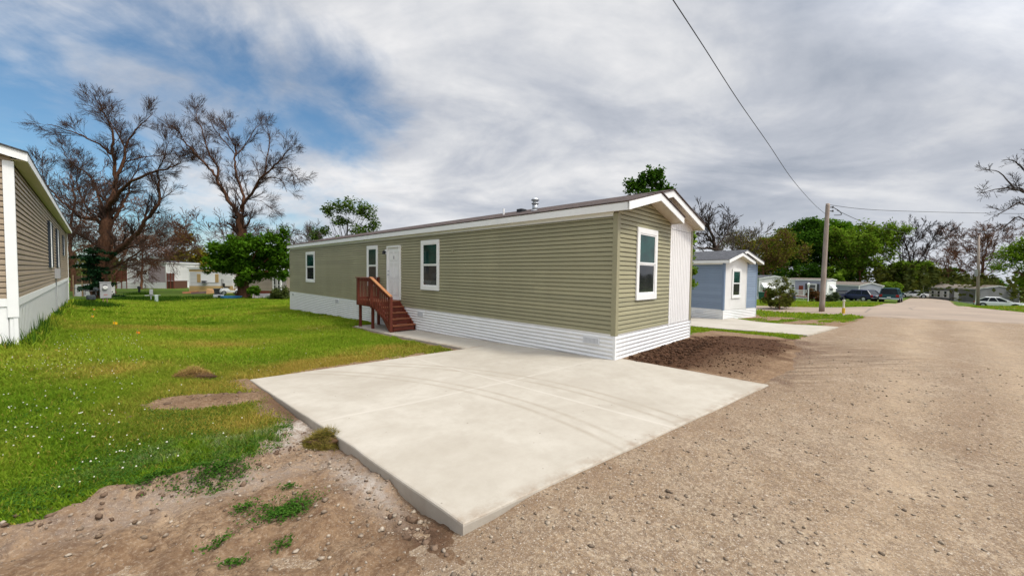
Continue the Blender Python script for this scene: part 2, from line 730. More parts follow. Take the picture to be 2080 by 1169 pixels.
    for yy in (-rake, L + .075):
        for xa, xb in ((-ov - .021, W / 2), (W / 2, W + ov + .021)):
            fs.prism([(xa, yy - .002, zroof(xa) - fh), (xb, yy - .002, zroof(xb - 1e-6 if xb == W / 2 else xb) - fh), (xb, yy - .002, zroof(xb) - .004), (xa, yy - .002, zroof(xa) - .004)], (0, .024, 0))
    fs.build('fascia', M_TRIM, root)
    so = MB()
    for xa, xb in ((-ov, 0), (W, W + ov)):
        so.box(xa, -.02, ze - fh + .01, xb, L, ze - fh + .03)
    for yy, yd in ((-rake + .022, rake - .022), (L, .075)):
        for xa, xb in ((-ov, W / 2), (W / 2, W + ov)):
            q = [(xa, yy, zroof(xa) - .15), (xb, yy, zroof(xb) - .15)]
            so.quad(q[0], q[1], (xb, yy + yd, q[1][2]), (xa, yy + yd, q[0][2]))
            k = 0.0
            while k < yd - .05:
                so.bar((xa, yy + k, q[0][2] - .001), (xb, yy + k, q[1][2] - .001), .008, .006)
                k += .1
    so.build('soffit', M_OFFW, root)
    if frieze:
        fz = MB()
        for fc in ('left', 'right'):
            o, u, n, ln = F[fc]
            fz.prism([Vector(o) + Vector(u) * t + Vector((0, 0, z)) for t, z in ((.09, H), (ln - .09, H), (ln - .09, ze - fh + .009), (.09, ze - fh + .009))], Vector(n) * .02)
        fz.build('frieze', M_TRIM, root)
    if front:
        # the small front gable: a short roof slope with its own rake board and soffit
        xe = xr
        dr = MB()
        dr.prism([(xs - .01, -rake - .075, zs + .012), (xe + .03, -rake - .075, zsmall(xe + .03)), (xe + .03, -rake - .075, zsmall(xe + .03) + th), (xs - .01, -rake - .075, zs + .04)], (0, rake + .07, 0))
        dr.build('gable_roof', mroof, ro)
        df = MB()
        df.prism([(xs, -rake - .05, zs - fh), (xe, -rake - .05, zsmall(xe) - fh), (xe, -rake - .05, zsmall(xe) - .002), (xs, -rake - .05, zs - .002)], (0, .024, 0))
        df.prism([(-ov - .02, -rake - .05, zroof(-ov - .02) - fh), (xs, -rake - .05, zs - fh), (xs, -rake - .05, zs - .002), (-ov - .02, -rake - .05, zroof(-ov - .02) - .002)], (0, .024, 0))
        df.box(xe - .022, -rake - .027, zsmall(xe) - fh, xe, -.02, zsmall(xe) - .003)
        df.build('rake_board', M_TRIM, root)
        ds = MB()
        ds.quad((xs, -rake - .028, zs - .145), (xe, -rake - .028, zsmall(xe) - .145), (xe, -.01, zsmall(xe) - .145), (xs, -.01, zs - .145))
        ds.build('soffit', M_OFFW, root)
    return root, F, zroof


# ------------------------------------------------------------------ main olive home
HW, HL, HH = 4.54, 22.56, 2.59
MAIN, FM, zr_main = home('mobile_home', 'new olive green mobile home with white ribbed skirting and brown roof beside the concrete pad', (0, 0, 0), 0, HW, HL, HH, .1016, -1.35,
                         M_OLIVE, M_OLIVE_TRIM, M_SHINGLE_BR, dict(split=2.88, peak=1.42, right=2.92, siding_left=True), zeave=2.84)
o, u, n, ln = FM['front']
window(MAIN, o, u, n, .88, 1.985, .72, 2.43)
LFo, LFu, LFn, _ = FM['left']
ly = lambda y: HL - y
window(MAIN, LFo, LFu, LFn, ly(7.63), ly(6.53), .69, 2.42)
window(MAIN, LFo, LFu, LFn, ly(11.86), ly(10.88), .69, 2.40)
window(MAIN, LFo, LFu, LFn, ly(19.55), ly(18.17), .66, 2.36)
# door
dr = slab_on(MAIN, 'door', M_TRIM, LFo, LFu, LFn, ly(9.99), ly(9.10), .28, 2.26, .004, .034)
fr = MB()
for t0, t1, z0, z1 in ((ly(10.05), ly(9.99), .24, 2.32), (ly(9.10), ly(9.04), .24, 2.32), (ly(9.99), ly(9.10), 2.26, 2.32)):
    fr.prism([LFo_ for LFo_ in [Vector(LFo) + Vector(LFu) * a + Vector((0, 0, b)) for a, b in ((t0, z0), (t1, z0), (t1, z1), (t0, z1))]], Vector(LFn) * .085)
fr.prism([Vector(LFo) + Vector(LFu) * a + Vector((0, 0, b)) for a, b in ((ly(9.99), .225), (ly(9.10), .225), (ly(9.10), .27), (ly(9.99), .27))], Vector(LFn) * .09)
fr.build('door_frame', M_TRIM, dr)
dp = MB()
for c0, c1 in ((.10, .40), (.49, .79)):
    for z0, z1 in ((.42, .95), (1.06, 1.62), (1.74, 2.08)):
        t0 = ly(9.99) + c0
        t1 = ly(9.99) + c1
        P = lambda t, z, k: Vector(LFo) + Vector(LFu) * t + Vector(LFn) * k + Vector((0, 0, z))
        a = [P(t0, z0, .036), P(t1, z0, .036), P(t1, z1, .036), P(t0, z1, .036)]
        b = [P(t0 + .025, z0 + .025, .008), P(t1 - .025, z0 + .025, .008), P(t1 - .025, z1 - .025, .008), P(t0 + .025, z1 - .025, .008)]
        # moulding round each pressed panel
        for i in range(4):
            j = (i + 1) % 4
            dp.bar(a[i], a[j], .02, .012)
            dp.bar(a[i].lerp(a[(i + 2) % 4], .12), a[j].lerp(a[(j + 2) % 4], .12), .012, .008)
dp.build('door_panel', paint('door_moulding', (.70, .70, .69), .5, .03), dr)
c0 = Vector(LFo) + Vector(LFu) * (ly(9.99) + .07) + Vector(LFn) * .034
for z, r_, nm in ((1.19, .032, 'handle'), (1.335, .026, 'deadbolt')):
    kb = MB()
    kb.tube([c0 + Vector((0, 0, z)), c0 + Vector(LFn) * .02 + Vector((0, 0, z)), c0 + Vector(LFn) * .03 + Vector((0, 0, z)), c0 + Vector(LFn) * .065 + Vector((0, 0, z))], [r_, r_, r_ * .5, r_ * .9], 10)
    kb.build(nm, M_STEEL, dr)
slab_on(dr, 'door_number', M_DARKGREY, LFo, LFu, LFn, ly(9.99) + .42, ly(9.99) + .46, 1.80, 1.93, .035, .039)
# porch light
pl = slab_on(MAIN, 'porch_light', M_TRIM, LFo, LFu, LFn, ly(10.28), ly(10.12), 2.0, 2.2, .012, .04)
lm = MB()
c0 = Vector(LFo) + Vector(LFu) * ly(10.2) + Vector((0, 0, 2.10))
lm.tube([c0 + Vector(LFn) * .04, c0 + Vector(LFn) * .12], .03, 8)
lm.tube([c0 + Vector(LFn) * .12 + Vector((0, 0, .06)), c0 + Vector(LFn) * .12 + Vector((0, 0, .04)), c0 + Vector(LFn) * .12 + Vector((0, 0, -.09))], [.02, .05, .065], 10)
lm.build('lamp_shade', M_BLACK, pl)
# skirting vents, outlet, small fittings
M_VENT = paint('vent_white', (.66, .67, .69), .5, .04)
for y0, y1, z0, z1 in ((7.85, 7.50, -.28, -.10), (15.35, 14.95, -.28, -.09), (22.1, 21.8, -.26, -.1), (.80, .36, -.27, -.12)):
    v = MB()
    P = lambda t, z, k: Vector(LFo) + Vector(LFu) * t + Vector(LFn) * k + Vector((0, 0, z))
    a, b = ly(y0), ly(y1)
    v.prism([P(a, z0, .01), P(b, z0, .01), P(b, z1, .01), P(a, z1, .01)], Vector(LFn) * .022)
    v.mi = 1
    q = a + .03
    while q < b - .03:
        v.prism([P(q, z0 + .02, .032), P(q + .018, z0 + .02, .032), P(q + .018, z1 - .02, .032), P(q, z1 - .02, .032)], Vector(LFn) * .004)
        q += .035
    v.build('skirting_vent', [M_VENT, paint('vent_slot', (.42, .43, .45), .6)], MAIN)
slab_on(MAIN, 'outlet_cover', M_OLIVE_TRIM, LFo, LFu, LFn, ly(5.86), ly(5.76), 1.93, 2.03, .012, .035)
# flue and vent pipe on the roof
roof_main = [o_ for o_ in COL.objects if o_.parent == MAIN and o_.name.startswith('roof')][0]
fl = MB()
x, y = 1.2, 3.39
zb = zr_main(x)
fl.tube([(x, y, zb - .02), (x, y, zb + .20)], .085, 14)
fl.tube([(x, y, zb + .20), (x, y, zb + .215), (x, y, zb + .23)], [.085, .115, .115], 14)
fl.tube([(x, y, zb + .25), (x, y, zb + .31)], .075, 14)
fl.tube([(x, y, zb + .31), (x, y, zb + .33), (x, y, zb + .38), (x, y, zb + .40)], [.12, .125, .08, .02], 14)
fl.tube([(x, y, zb - .02), (x, y, zb + .03)], [.16, .10], 14)
fl.build('flue', M_STEEL, roof_main, True)
vp = MB()
vp.tube([(1.0, 4.53, zr_main(1.0) - .02), (1.0, 4.53, zr_main(1.0) + .22)], .03, 10)
vp.build('vent_pipe', M_TRIM, roof_main)
rv = MB()
rv.box(1.25, 3.98, zr_main(1.25) + .01, 1.5, 4.22, zr_main(1.4) + .10, .02)
rv.build('roof_vent', M_BLACK, roof_main)

# ------------------------------------------------------------------ wooden steps at the door
ST = empty('porch_steps', (0, 9.5, -.82), 0, 'red stained wooden porch landing with five steps and slatted railing at the white door', 'steps')
so_ = (0, -9.5, .82)


def sp(mb, name, mat=M_STAIN, **k):
    ob = mb.build(name, mat, ST)
    ob.location = so_
    return ob


XR = -.98
tops = [-.57, -.375, -.18, .015]
fronts = [7.95, 8.22, 8.49, 8.76, 9.03]
for zt, y0, y1 in zip(tops, fronts, fronts[1:]):
    b = MB()
    b.box(XR + .06, y0 + .02, zt - .19, -.05, y0 + .045, zt - .034)          # riser
    b.mi = 1
    b.box(XR + .05, y0 - .015, zt - .034, -.04, y1 + .018, zt, .006)          # tread
    sp(b, 'step', [M_STAIN, M_TREAD])
d = MB()
for k in range(12):
    y = 9.03 + k * .1435
    d.box(XR + .01, y, .175, -.04, y + .138, .21, .004)
sp(d, 'deck', M_TREAD)
d = MB()
d.box(XR, 9.02, -.01, XR + .038, 10.76, .174)
d.box(XR + .039, 10.72, -.01, -.045, 10.758, .173)
d.box(XR + .039, 9.02, -.01, -.045, 9.058, .173)
sp(d, 'rim_board')
for x, y in ((XR + .09, 10.62), (XR + .09, 9.56), (-.13, 10.62), (-.13, 9.3)):
    d = MB()
    d.box(x - .045, y - .045, -1.0, x + .045, y + .045, .17)
    sp(d, 'post')
for x, y, z0, z1 in ((XR + .03, 10.70, .0, 1.04), (XR + .02, 9.52, -.05, 1.06), (XR + .0, 8.03, -.78, .42), (-.10, 10.72, .0, 1.04)):
    d = MB()
    d.box(x - .044, y - .044, z0, x + .044, y + .044, z1)
    sp(d, 'railing_post')
d = MB()
d.box(XR - .05, 9.44, 1.045, XR + .09, 10.79, 1.082, .005)
sp(d, 'handrail')
d = MB()
d.box(XR + .091, 10.65, 1.044, -.05, 10.79, 1.081, .005)
sp(d, 'handrail')
d = MB()
d.bar((XR + .0, 9.53, 1.09), (XR + .0, 8.02, .445), .12, .035)
sp(d, 'handrail', wood('handrail_wood', (.24, .085, .028), (.42, .19, .07)))
for d in (MB().box(XR - .016, 9.58, .93, XR + .02, 10.65, 1.02), MB().bar((XR - .0, 9.5, .97), (XR - .0, 8.06, .36), .035, .09), MB().bar((XR - .0, 9.5, .10), (XR - .0, 8.06, -.52), .036, .09),
          MB().box(XR + .10, 10.70, .93, -.15, 10.735, 1.02), MB().box(XR + .10, 10.70, .22, -.15, 10.735, .30)):
    sp(d, 'rail')
k = 9.64
while k < 10.64:
    d = MB()
    d.box(XR - .048, k, .02, XR - .017, k + .030, 1.042)
    sp(d, 'baluster')
    k += .128
k = 8.14
while k < 9.46:
    zt = .36 + (k - 8.06) * (.61 / 1.44)
    zb_ = -.57 + (k - 8.06) * (.62 / 1.44)
    d = MB()
    d.box(XR - .050, k, max(zb_, -.66), XR - .019, k + .030, zt + .05)
    sp(d, 'baluster')
    k += .132
k = XR + .16
while k < -.2:
    d = MB()
    d.box(k, 10.736, .22, k + .038, 10.77, 1.03)
    sp(d, 'baluster')
    k += .12
for x in (XR + .045, -.09):
    d = MB()
    d.prism([(x, 7.97, -.80), (x, 8.25, -.80), (x, 9.02, -.16), (x, 9.02, .172), (x, 8.78, -.022), (x, 8.51, -.215), (x, 8.24, -.41), (x, 7.97, -.605)], (.036, 0, 0))
    sp(d, 'stringer')

# ------------------------------------------------------------------ tan house at the left edge
yawL = R(1.75)
LHW = 4.3
z_l = .67
nc = Vector((-8.99, 8.45))
rx = Vector((math.cos(yawL), math.sin(yawL)))
LHo = (nc.x - rx.x * LHW, nc.y - rx.y * LHW, z_l)
LEFTH, FL, zr_left = home('mobile_home', 'tan brown mobile home with white corner boards and dark shutters at the lawn edge', LHo, yawL, LHW, 24.0, 2.68, .1143, -1.7, M_BROWN, M_TRIM, M_SHINGLE_GR, None,
                          skirt='v', zeave=2.93, ov=.20, rake=.16, corner=M_TRIM, frieze=False, mskirt=paint('white_vinyl_skirt', (.81, .81, .80), .45, .06))
o, u, n, ln = FL['right']
M_SHUT = paint('slate_shutter', (.018, .028, .040), .5, .2)
for t0, t1, z0, z1 in ((8.9, 9.75, .62, 2.28), (13.1, 13.95, .62, 2.28), (18.4, 19.2, 1.25, 2.3)):
    window(LEFTH, o, u, n, t0, t1, z0, z1, trim=.05, shutters=M_SHUT, up=glass('pane_pale', (.10, .12, .14), (.2, .23, .25)), low=glass('pane_pale2', (.16, .17, .18), (.3, .31, .32)))
bx = slab_on(LEFTH, 'meter_box', M_GREYBOX, o, u, n, 11.5, 11.95, .18, .58, .012, .16)
cd = MB()
P = lambda t, z, k: Vector(o) + Vector(u) * t + Vector(n) * k + Vector((0, 0, z))
cd.tube([P(11.7, .18, .05), P(11.7, -1.2, .05)], .014, 6)
cd.build('conduit', M_GREYBOX, bx)

# ------------------------------------------------------------------ blue house on the next lot
bl = at(1468, 648, 21.0)
BLZ = float(bl.z) + .52
yawB = R(-12.5)
BLUE, FB, zr_blue = home('mobile_home', 'blue mobile home with white board panel and grey roof beside the far concrete pad', (bl.x, bl.y, BLZ), yawB, 3.72, 18.0, 2.50, .1016, -1.2, M_BLUE, M_BLUE_TRIM, M_SHINGLE_GR,
                        dict(split=2.45, peak=1.28, right=2.75, siding_left=False), zeave=2.74, ov=.16, slope=.30)
o, u, n, ln = FB['front']
window(BLUE, o, u, n, .80, 1.78, .62, 2.28)
o, u, n, ln = FB['left']
slab_on(BLUE, 'skirting_vent', M_VENT, o, u, n, ln - 1.6, ln - 1.1, -.30, -.12, .012, .03)

# ------------------------------------------------------------------ ground, roads and slabs
def pdist(x, y, poly):
    """signed distance to a polygon, positive inside"""
    x = np.asarray(x, float)
    y = np.asarray(y, float)
    best = np.full(x.shape, 1e9)
    inside = np.zeros(x.shape, bool)
    n = len(poly)
    for i in range(n):
        ax, ay = poly[i]
        bx_, by_ = poly[(i + 1) % n]
        dx, dy = bx_ - ax, by_ - ay
        t = np.clip(((x - ax) * dx + (y - ay) * dy) / (dx * dx + dy * dy + 1e-12), 0, 1)
        best = np.minimum(best, (x - ax - t * dx) ** 2 + (y - ay - t * dy) ** 2)
        c = ((ay > y) != (by_ > y)) & (x < (bx_ - ax) * (y - ay) / (by_ - ay + 1e-12) + ax)
        inside ^= c
    d = np.sqrt(best)
    return np.where(inside, d, -d)


xy = lambda px, py: (G(px, py).x, G(px, py).y)
SLAB = [(-5.92, 4.0), (-5.80, -1.98), (.22, -2.82), (.25, -.035), (-.012, -.035), (-.012, 3.42), (-1.25, 3.54)]
PATH = [(-1.25, 3.56), (-.012, 3.44), (-.012, 10.95), (-.98, 10.95), (-1.24, 7.4)]
SLAB2 = [xy(1640, 683), xy(1703, 666), (bl.x + 1.2, bl.y - .2), (bl.x - .1, bl.y + .1), (bl.x + .9, bl.y + 5), (bl.x - 3.4, bl.y + 5), xy(1385, 662)]
BED = [(.2, .0), (4.5, .0), xy(1480, 682), xy(1610, 690), xy(1620, 708), xy(1560, 735), xy(1520, 772), xy(1440, 758)]
ROAD = [(-40, -.2), (-9.5, -.75), (-8.1, -.95), (-6.9, -1.6), (-5.85, -2.02), (-4, -2.1), (.3, -2.7), (2.2, -2.9), (5, -2.5), (6.6, -2.3), xy(1640, 683), xy(1703, 664), xy(1740, 652), xy(1762, 643), (20.3, -6), (21.6, -9), (22, -30), (-40, -30)]
STREET = [(24.6, 60), (24.4, 2.3), (22.9, -.8), xy(1757, 642.5), (19.9, -6), (21.2, -9), (21.6, -30), (26.5, -30), (28, -15), (31, -11), (36, -9.0), (60, -10.5), (120, -15), (120, -10), (60, -6.0), (35, -4.4), (30, -3.9), (28.2, -2.4), (27.9, 2.8), (28.2, 60)]
LAWN_E = ([-40, -9.5, -8.16, -7.76, -7.28, -6.61, -6.11, -5.85], [2.0, .55, .34, .25, .19, .32, .79, .95])


def lawn_edge(x):
    return np.interp(x, *LAWN_E)


def grass_mask(x, y):
    """1 where grass grows"""
    n1 = fbm(x * 1.3, y * 1.3, 4) - .5
    n2 = fbm(x * 4 + 9, y * 4, 3) - .5
    d = y - lawn_edge(x) + n1 * .35 + n2 * .5
    a = ss(-.05, .22, d)
    b = ss(3.72, 4.15, y + n2 * .8 - .1 * x * 0) * ss(.02, .3, -pdist(x, y, SLAB) + n2 * .3)
    m = np.where(x < -5.9, a, b)
    p = pdist(x, y, PATH)
    m = m * ss(.03, .25, -p + n2 * .3)
    m = m * np.where((x < -5.7) & (x > -7.6) & (y < 4.2), ss(.10, .75, -pdist(x, y, SLAB) + n1 * .8), 1)
    # bare patch beside the pad
    e = ((x + 6.55) / .75) ** 2 + ((y - 2.9) / .42) ** 2
    m = m * ss(.7, 1.5, e + n1 * 1.6)
    # front of the house and the next lot
    d2 = pdist(x, y, SLAB2)
    f = ss(-1.25, -1.0, d2 + n1 * .8) * (d2 < 0) * (x < 9.5)
    f = np.maximum(f, ss(.1, .5, y + n1 * .5) * (x < 9))
    dv = pdist(x, y, STREET)
    v = ss(-3.2, -2.2, dv + n1 * 1.2) * (x > 13)
    v = np.maximum(v, (x > 13) * ss(.52, .62, n1 + .5) * .9)
    v = np.maximum(v, ss(4.5, 6, y) * (x > 13))
    v = np.maximum(v, 1.0 * (x > 27))
    m = np.where(x > .0, np.where(x > 12.5, v, f), m)
    r1 = pdist(x, y, ROAD)
    r2 = dv
    m = m * ss(-.02, .25, -r1 + n2 * .4) * ss(-.05, .2, -r2 + n2 * .3)
    return np.clip(m, 0, 1)


def steps(*seg):
    out = []
    for a, b, s in seg:
        out += list(np.arange(a, b - 1e-9, s))
    return np.array(out)


def far(a, b, s, q=1.25):
    o_ = [a]
    while abs(o_[-1]) < abs(b):
        o_.append(o_[-1] + s)
        s *= q
    return o_


gx = np.concatenate([np.array(far(-14, -420, -1.0))[::-1][:-1], steps((-14, -9.2, .15), (-9.2, -5.7, .045), (-5.7, 8, .12), (8, 30, .3), (30, 84, .8)), far(84, 520, 2)])
gy = np.concatenate([np.array(far(-12, -300, -1.0))[::-1][:-1], steps((-12, -3, .25), (-3, 1.7, .045), (1.7, 8, .11), (8, 26, .25), (26, 80, .7)), far(80, 520, 2)])


def grid_sheet(name, gx, gy, zfn, mat, keep=None, attrs=None):
    X, Y = np.meshgrid(gx, gy, indexing='ij')
    Z = zfn(X, Y)
    nx, ny = X.shape
    idx = np.arange(nx * ny).reshape(nx, ny)
    q = np.stack([idx[:-1, :-1], idx[1:, :-1], idx[1:, 1:], idx[:-1, 1:]], -1).reshape(-1, 4)
    V = np.stack([X, Y, Z], -1).reshape(-1, 3)
    A = {k: f(X, Y).reshape(-1) for k, f in (attrs or {}).items()}
    if keep is not None:
        K = keep(X, Y).reshape(-1)
        q = q[K[q].any(1)]
        used = np.unique(q)
        mp = np.zeros(len(V), int)
        mp[used] = np.arange(len(used))
        V = V[used]
        q = mp[q]
        A = {k: a[used] for k, a in A.items()}
    return np_mesh(name, V, q, 4, mat, attrs=A, smooth=True)


def dirt_zone(x, y):
    """bare trampled soil in the foreground"""
    return ss(-11, -8.5, x) * (1 - ss(-5.75, -5.5, x)) * ss(-2.6, -1.4, y) * (1 - ss(.3, .8, y - lawn_edge(x)))


def zground(x, y):
    z = zg(x, y)
    dz = dirt_zone(x, y)
    near = (np.abs(x) < 14) & (y > -5) & (y < 6)
    rel = np.where(near, (fbm(x * 2.2, y * 2.2, 4) - .5) * .15 + (fbm(x * 6 + 3, y * 6, 4) - .5) * .10 + (fbm(x * 19, y * 19, 2) - .5) * .022, 0)
    z = z + rel * dz
    dl = y - lawn_edge(x) + (fbm(x * 2.2 + 7, y * 2.2, 3) - .5) * .5
    z = z + np.where(near & (x < -6.1), .17 * np.exp(-((dl + .13) / .14) ** 2) * (1 - ss(-7.0, -6.3, x)) * (.15 + 1.3 * fbm(x * 4.5, y * 4.5, 4)), 0)
    z = z + np.where(near & (x < -5.9), .05 * ss(-.05, .15, dl), 0)
    z = z + np.where((x < -5.8) & (x > -8), .07 * np.exp(-(((x + 6.5) / .55) ** 2 + ((y - 2.85) / .22) ** 2)) * (.5 + fbm(x * 6, y * 6, 3)), 0)
    bd = pdist(x, y, BED)
    z = z + np.where(bd > -.5, ss(-.4, .5, bd) * (.012 + .09 * np.clip(fbm(x * 3.1, y * 3.1, 4) - .40, 0, 1)) * (1 - ss(3, 7, x) * .6), 0)
    r_ = np.maximum(pdist(x, y, ROAD), pdist(x, y, STREET))
    z = z - .03 * ss(.15, .8, r_)
    s_ = np.maximum(pdist(x, y, SLAB), np.maximum(pdist(x, y, PATH), pdist(x, y, SLAB2)))
    z = z - .25 * ss(.02, .25, s_)
    return z


def ground_material():
    m, nt, bs = new_mat('ground_cover')
    p = geo_pos(nt)
    gr, soil, pale = attr(nt, 'grass'), attr(nt, 'soil'), attr(nt, 'pale')
    n1 = noise(nt, p, 2.5, 6, .65)
    n2 = noise(nt, p, 14, 5, .7)
    n3 = noise(nt, p, 70, 3, .7)
    dirt = ramp(nt, n1, [(.30, (.175, .105, .058)), (.5, (.285, .187, .110)), (.70, (.40, .285, .18))])
    dirt = mix(nt, ramp(nt, n2, [(.40, g(0)), (.62, g(.75))]), dirt, (.11, .060, .034))
    v = nt.nodes.new('ShaderNodeTexVoronoi')
    v.inputs['Scale'].default_value = 38
    v.inputs['Randomness'].default_value = 1
    nt.links.new(p, v.inputs['Vector'])
    st = ramp(nt, v.outputs['Distance'], [(.10, g(1)), (.24, g(0))])
    cs = nt.nodes.new('ShaderNodeSeparateColor')
    nt.links.new(v.outputs['Color'], cs.inputs[0])
    st = maths(nt, 'MULTIPLY', st, ramp(nt, cs.outputs[0], [(.62, g(0)), (.66, g(1))]))
    dirt = mix(nt, st, dirt, ramp(nt, cs.outputs[1], [(0, (.20, .15, .11)), (1, (.48, .42, .35))]))
    dark = ramp(nt, n2, [(.3, (.030, .014, .007)), (.55, (.078, .038, .020)), (.75, (.15, .080, .045))])
    dirt = mix(nt, ramp(nt, noise(nt, p, 6, 6, .75, .6), [(.36, g(.65)), (.48, g(0))]), dirt, (.12, .070, .041))
    dirt = mix(nt, ramp(nt, noise(nt, p, 10, 7, .78), [(.50, g(0)), (.60, g(.55))]), dirt, (.16, .098, .058))
    dirt = mix(nt, ramp(nt, noise(nt, p, 42, 5, .8), [(.52, g(0)), (.62, g(.7))]), dirt, (.35, .265, .185))
    # dry crust cracks
    w = nt.nodes.new('ShaderNodeTexVoronoi')
    w.feature = 'DISTANCE_TO_EDGE'
    w.inputs['Scale'].default_value = 5.5
    wv = nt.nodes.new('ShaderNodeVectorMath')
    wv.operation = 'ADD'
    nz = nt.nodes.new('ShaderNodeTexNoise')
    nz.inputs['Scale'].default_value = 4
    nt.links.new(p, nz.inputs['Vector'])
    nt.links.new(p, wv.inputs[0])
    nt.links.new(nz.outputs['Color'], wv.inputs[1])
    nt.links.new(wv.outputs[0], w.inputs['Vector'])
    crack = maths(nt, 'MULTIPLY', ramp(nt, w.outputs['Distance'], [(0, g(1)), (.035, g(0))]), ramp(nt, n1, [(.45, g(0)), (.58, g(.8))]))
    dirt = mix(nt, crack, dirt, (.07, .042, .027))
    c = mix(nt, soil, dirt, dark)
    c = mix(nt, maths(nt, 'MULTIPLY', pale, ramp(nt, n2, [(.35, g(.2)), (.6, g(1))])), c, (.46, .41, .36))
    turf = ramp(nt, n1, [(.3, (.032, .075, .006)), (.5, (.062, .125, .009)), (.72, (.12, .155, .018))])
    turf = mix(nt, ramp(nt, n3, [(.45, g(0)), (.7, g(.6))]), turf, (.10, .085, .035))
    dry = attr(nt, 'dry')
    turf = mix(nt, maths(nt, 'MULTIPLY', dry, ramp(nt, n2, [(.35, g(.3)), (.6, g(1))])), turf, (.24, .165, .045))
    e = maths(nt, 'ADD', gr, maths(nt, 'MULTIPLY', maths(nt, 'SUBTRACT', n2, .5), .9))
    c = mix(nt, ramp(nt, e, [(.42, g(0)), (.58, g(1))]), c, turf)
    nt.links.new(c, bs.inputs['Base Color'])
    bs.inputs['Roughness'].default_value = .95
    bs.inputs['Specular IOR Level'].default_value = .12
    h = maths(nt, 'ADD', maths(nt, 'MULTIPLY', n2, .8), maths(nt, 'ADD', maths(nt, 'MULTIPLY', n3, .5), maths(nt, 'MULTIPLY', st, .4)))
    bump(nt, bs, maths(nt, 'ADD', h, maths(nt, 'MULTIPLY', noise(nt, p, 10, 7, .78), 1.2)), .75, .04)
    return m


def gauss(x, y, c, rx_, ry_):
    return np.exp(-(((x - c[0]) / rx_) ** 2 + ((y - c[1]) / ry_) ** 2))


DRYS = [(xy(330, 668), 2.6, 1.1), (xy(620, 748), 1.1, .9), (xy(760, 726), 2.2, .7), (xy(450, 700), 1.4, .9), (xy(470, 790), .9, .5), (xy(820, 705), 1.6, .5), ((-6.4, 1.5), .6, .5), (xy(250, 755), .8, .7)]


def dry_mask(x, y):
    s_ = 0
    for c_, a, b in DRYS:
        s_ = s_ + gauss(x, y, c_, a, b)
    return np.clip(s_ * .65 * (.35 + 1.3 * fbm(x * 1.7, y * 1.7, 4)) + .5 * np.clip(fbm(x * .45 + 30, y * .45, 3) - .60, 0, 1) * 3, 0, 1)


pale_m = lambda x, y: np.clip(gauss(x, y, (-6.25, 1.05), .42, .22) * 1.6 + gauss(x, y, (-6.0, -.75), .14, .6) * .9 + gauss(x, y, (-7.0, -.05), 1.0, .2) * .45 + gauss(x, y, (-6.15, .6), .4, .2) * .8, 0, 1)


def soil_m(x, y):
    n_ = (fbm(x * 2.3, y * 2.3, 4) - .5)
    s_ = ss(-.3, .25, pdist(x, y, BED) + n_ * 1.1) * (1 - .55 * (1 - ss(-1.9, -1.2, y)) * (1 - ss(2.2, 4.0, x)))
    s_ = np.maximum(s_, gauss(x, y, (-6.35, 2.9), .6, .3) * .35)
    s_ = np.maximum(s_, gauss(x, y, (-5.95, 1.6), .14, 1.6) * .7)
    s_ = np.maximum(s_, gauss(x, y, (-5.95, -1.75), .25, .3) * .9)
    w = ss(-3.0, -1.5, pdist(x, y, STREET)) * 0
    return np.clip(np.maximum(s_, w), 0, 1)


M_GROUND = ground_material()
ground = grid_sheet('ground', gx, gy, zground, M_GROUND, attrs={'grass': grass_mask, 'soil': soil_m, 'pale': pale_m, 'dry': dry_mask})
tag(ground, 'lawn and bare trampled soil of the mobile home lots', 'ground', kind='structure')


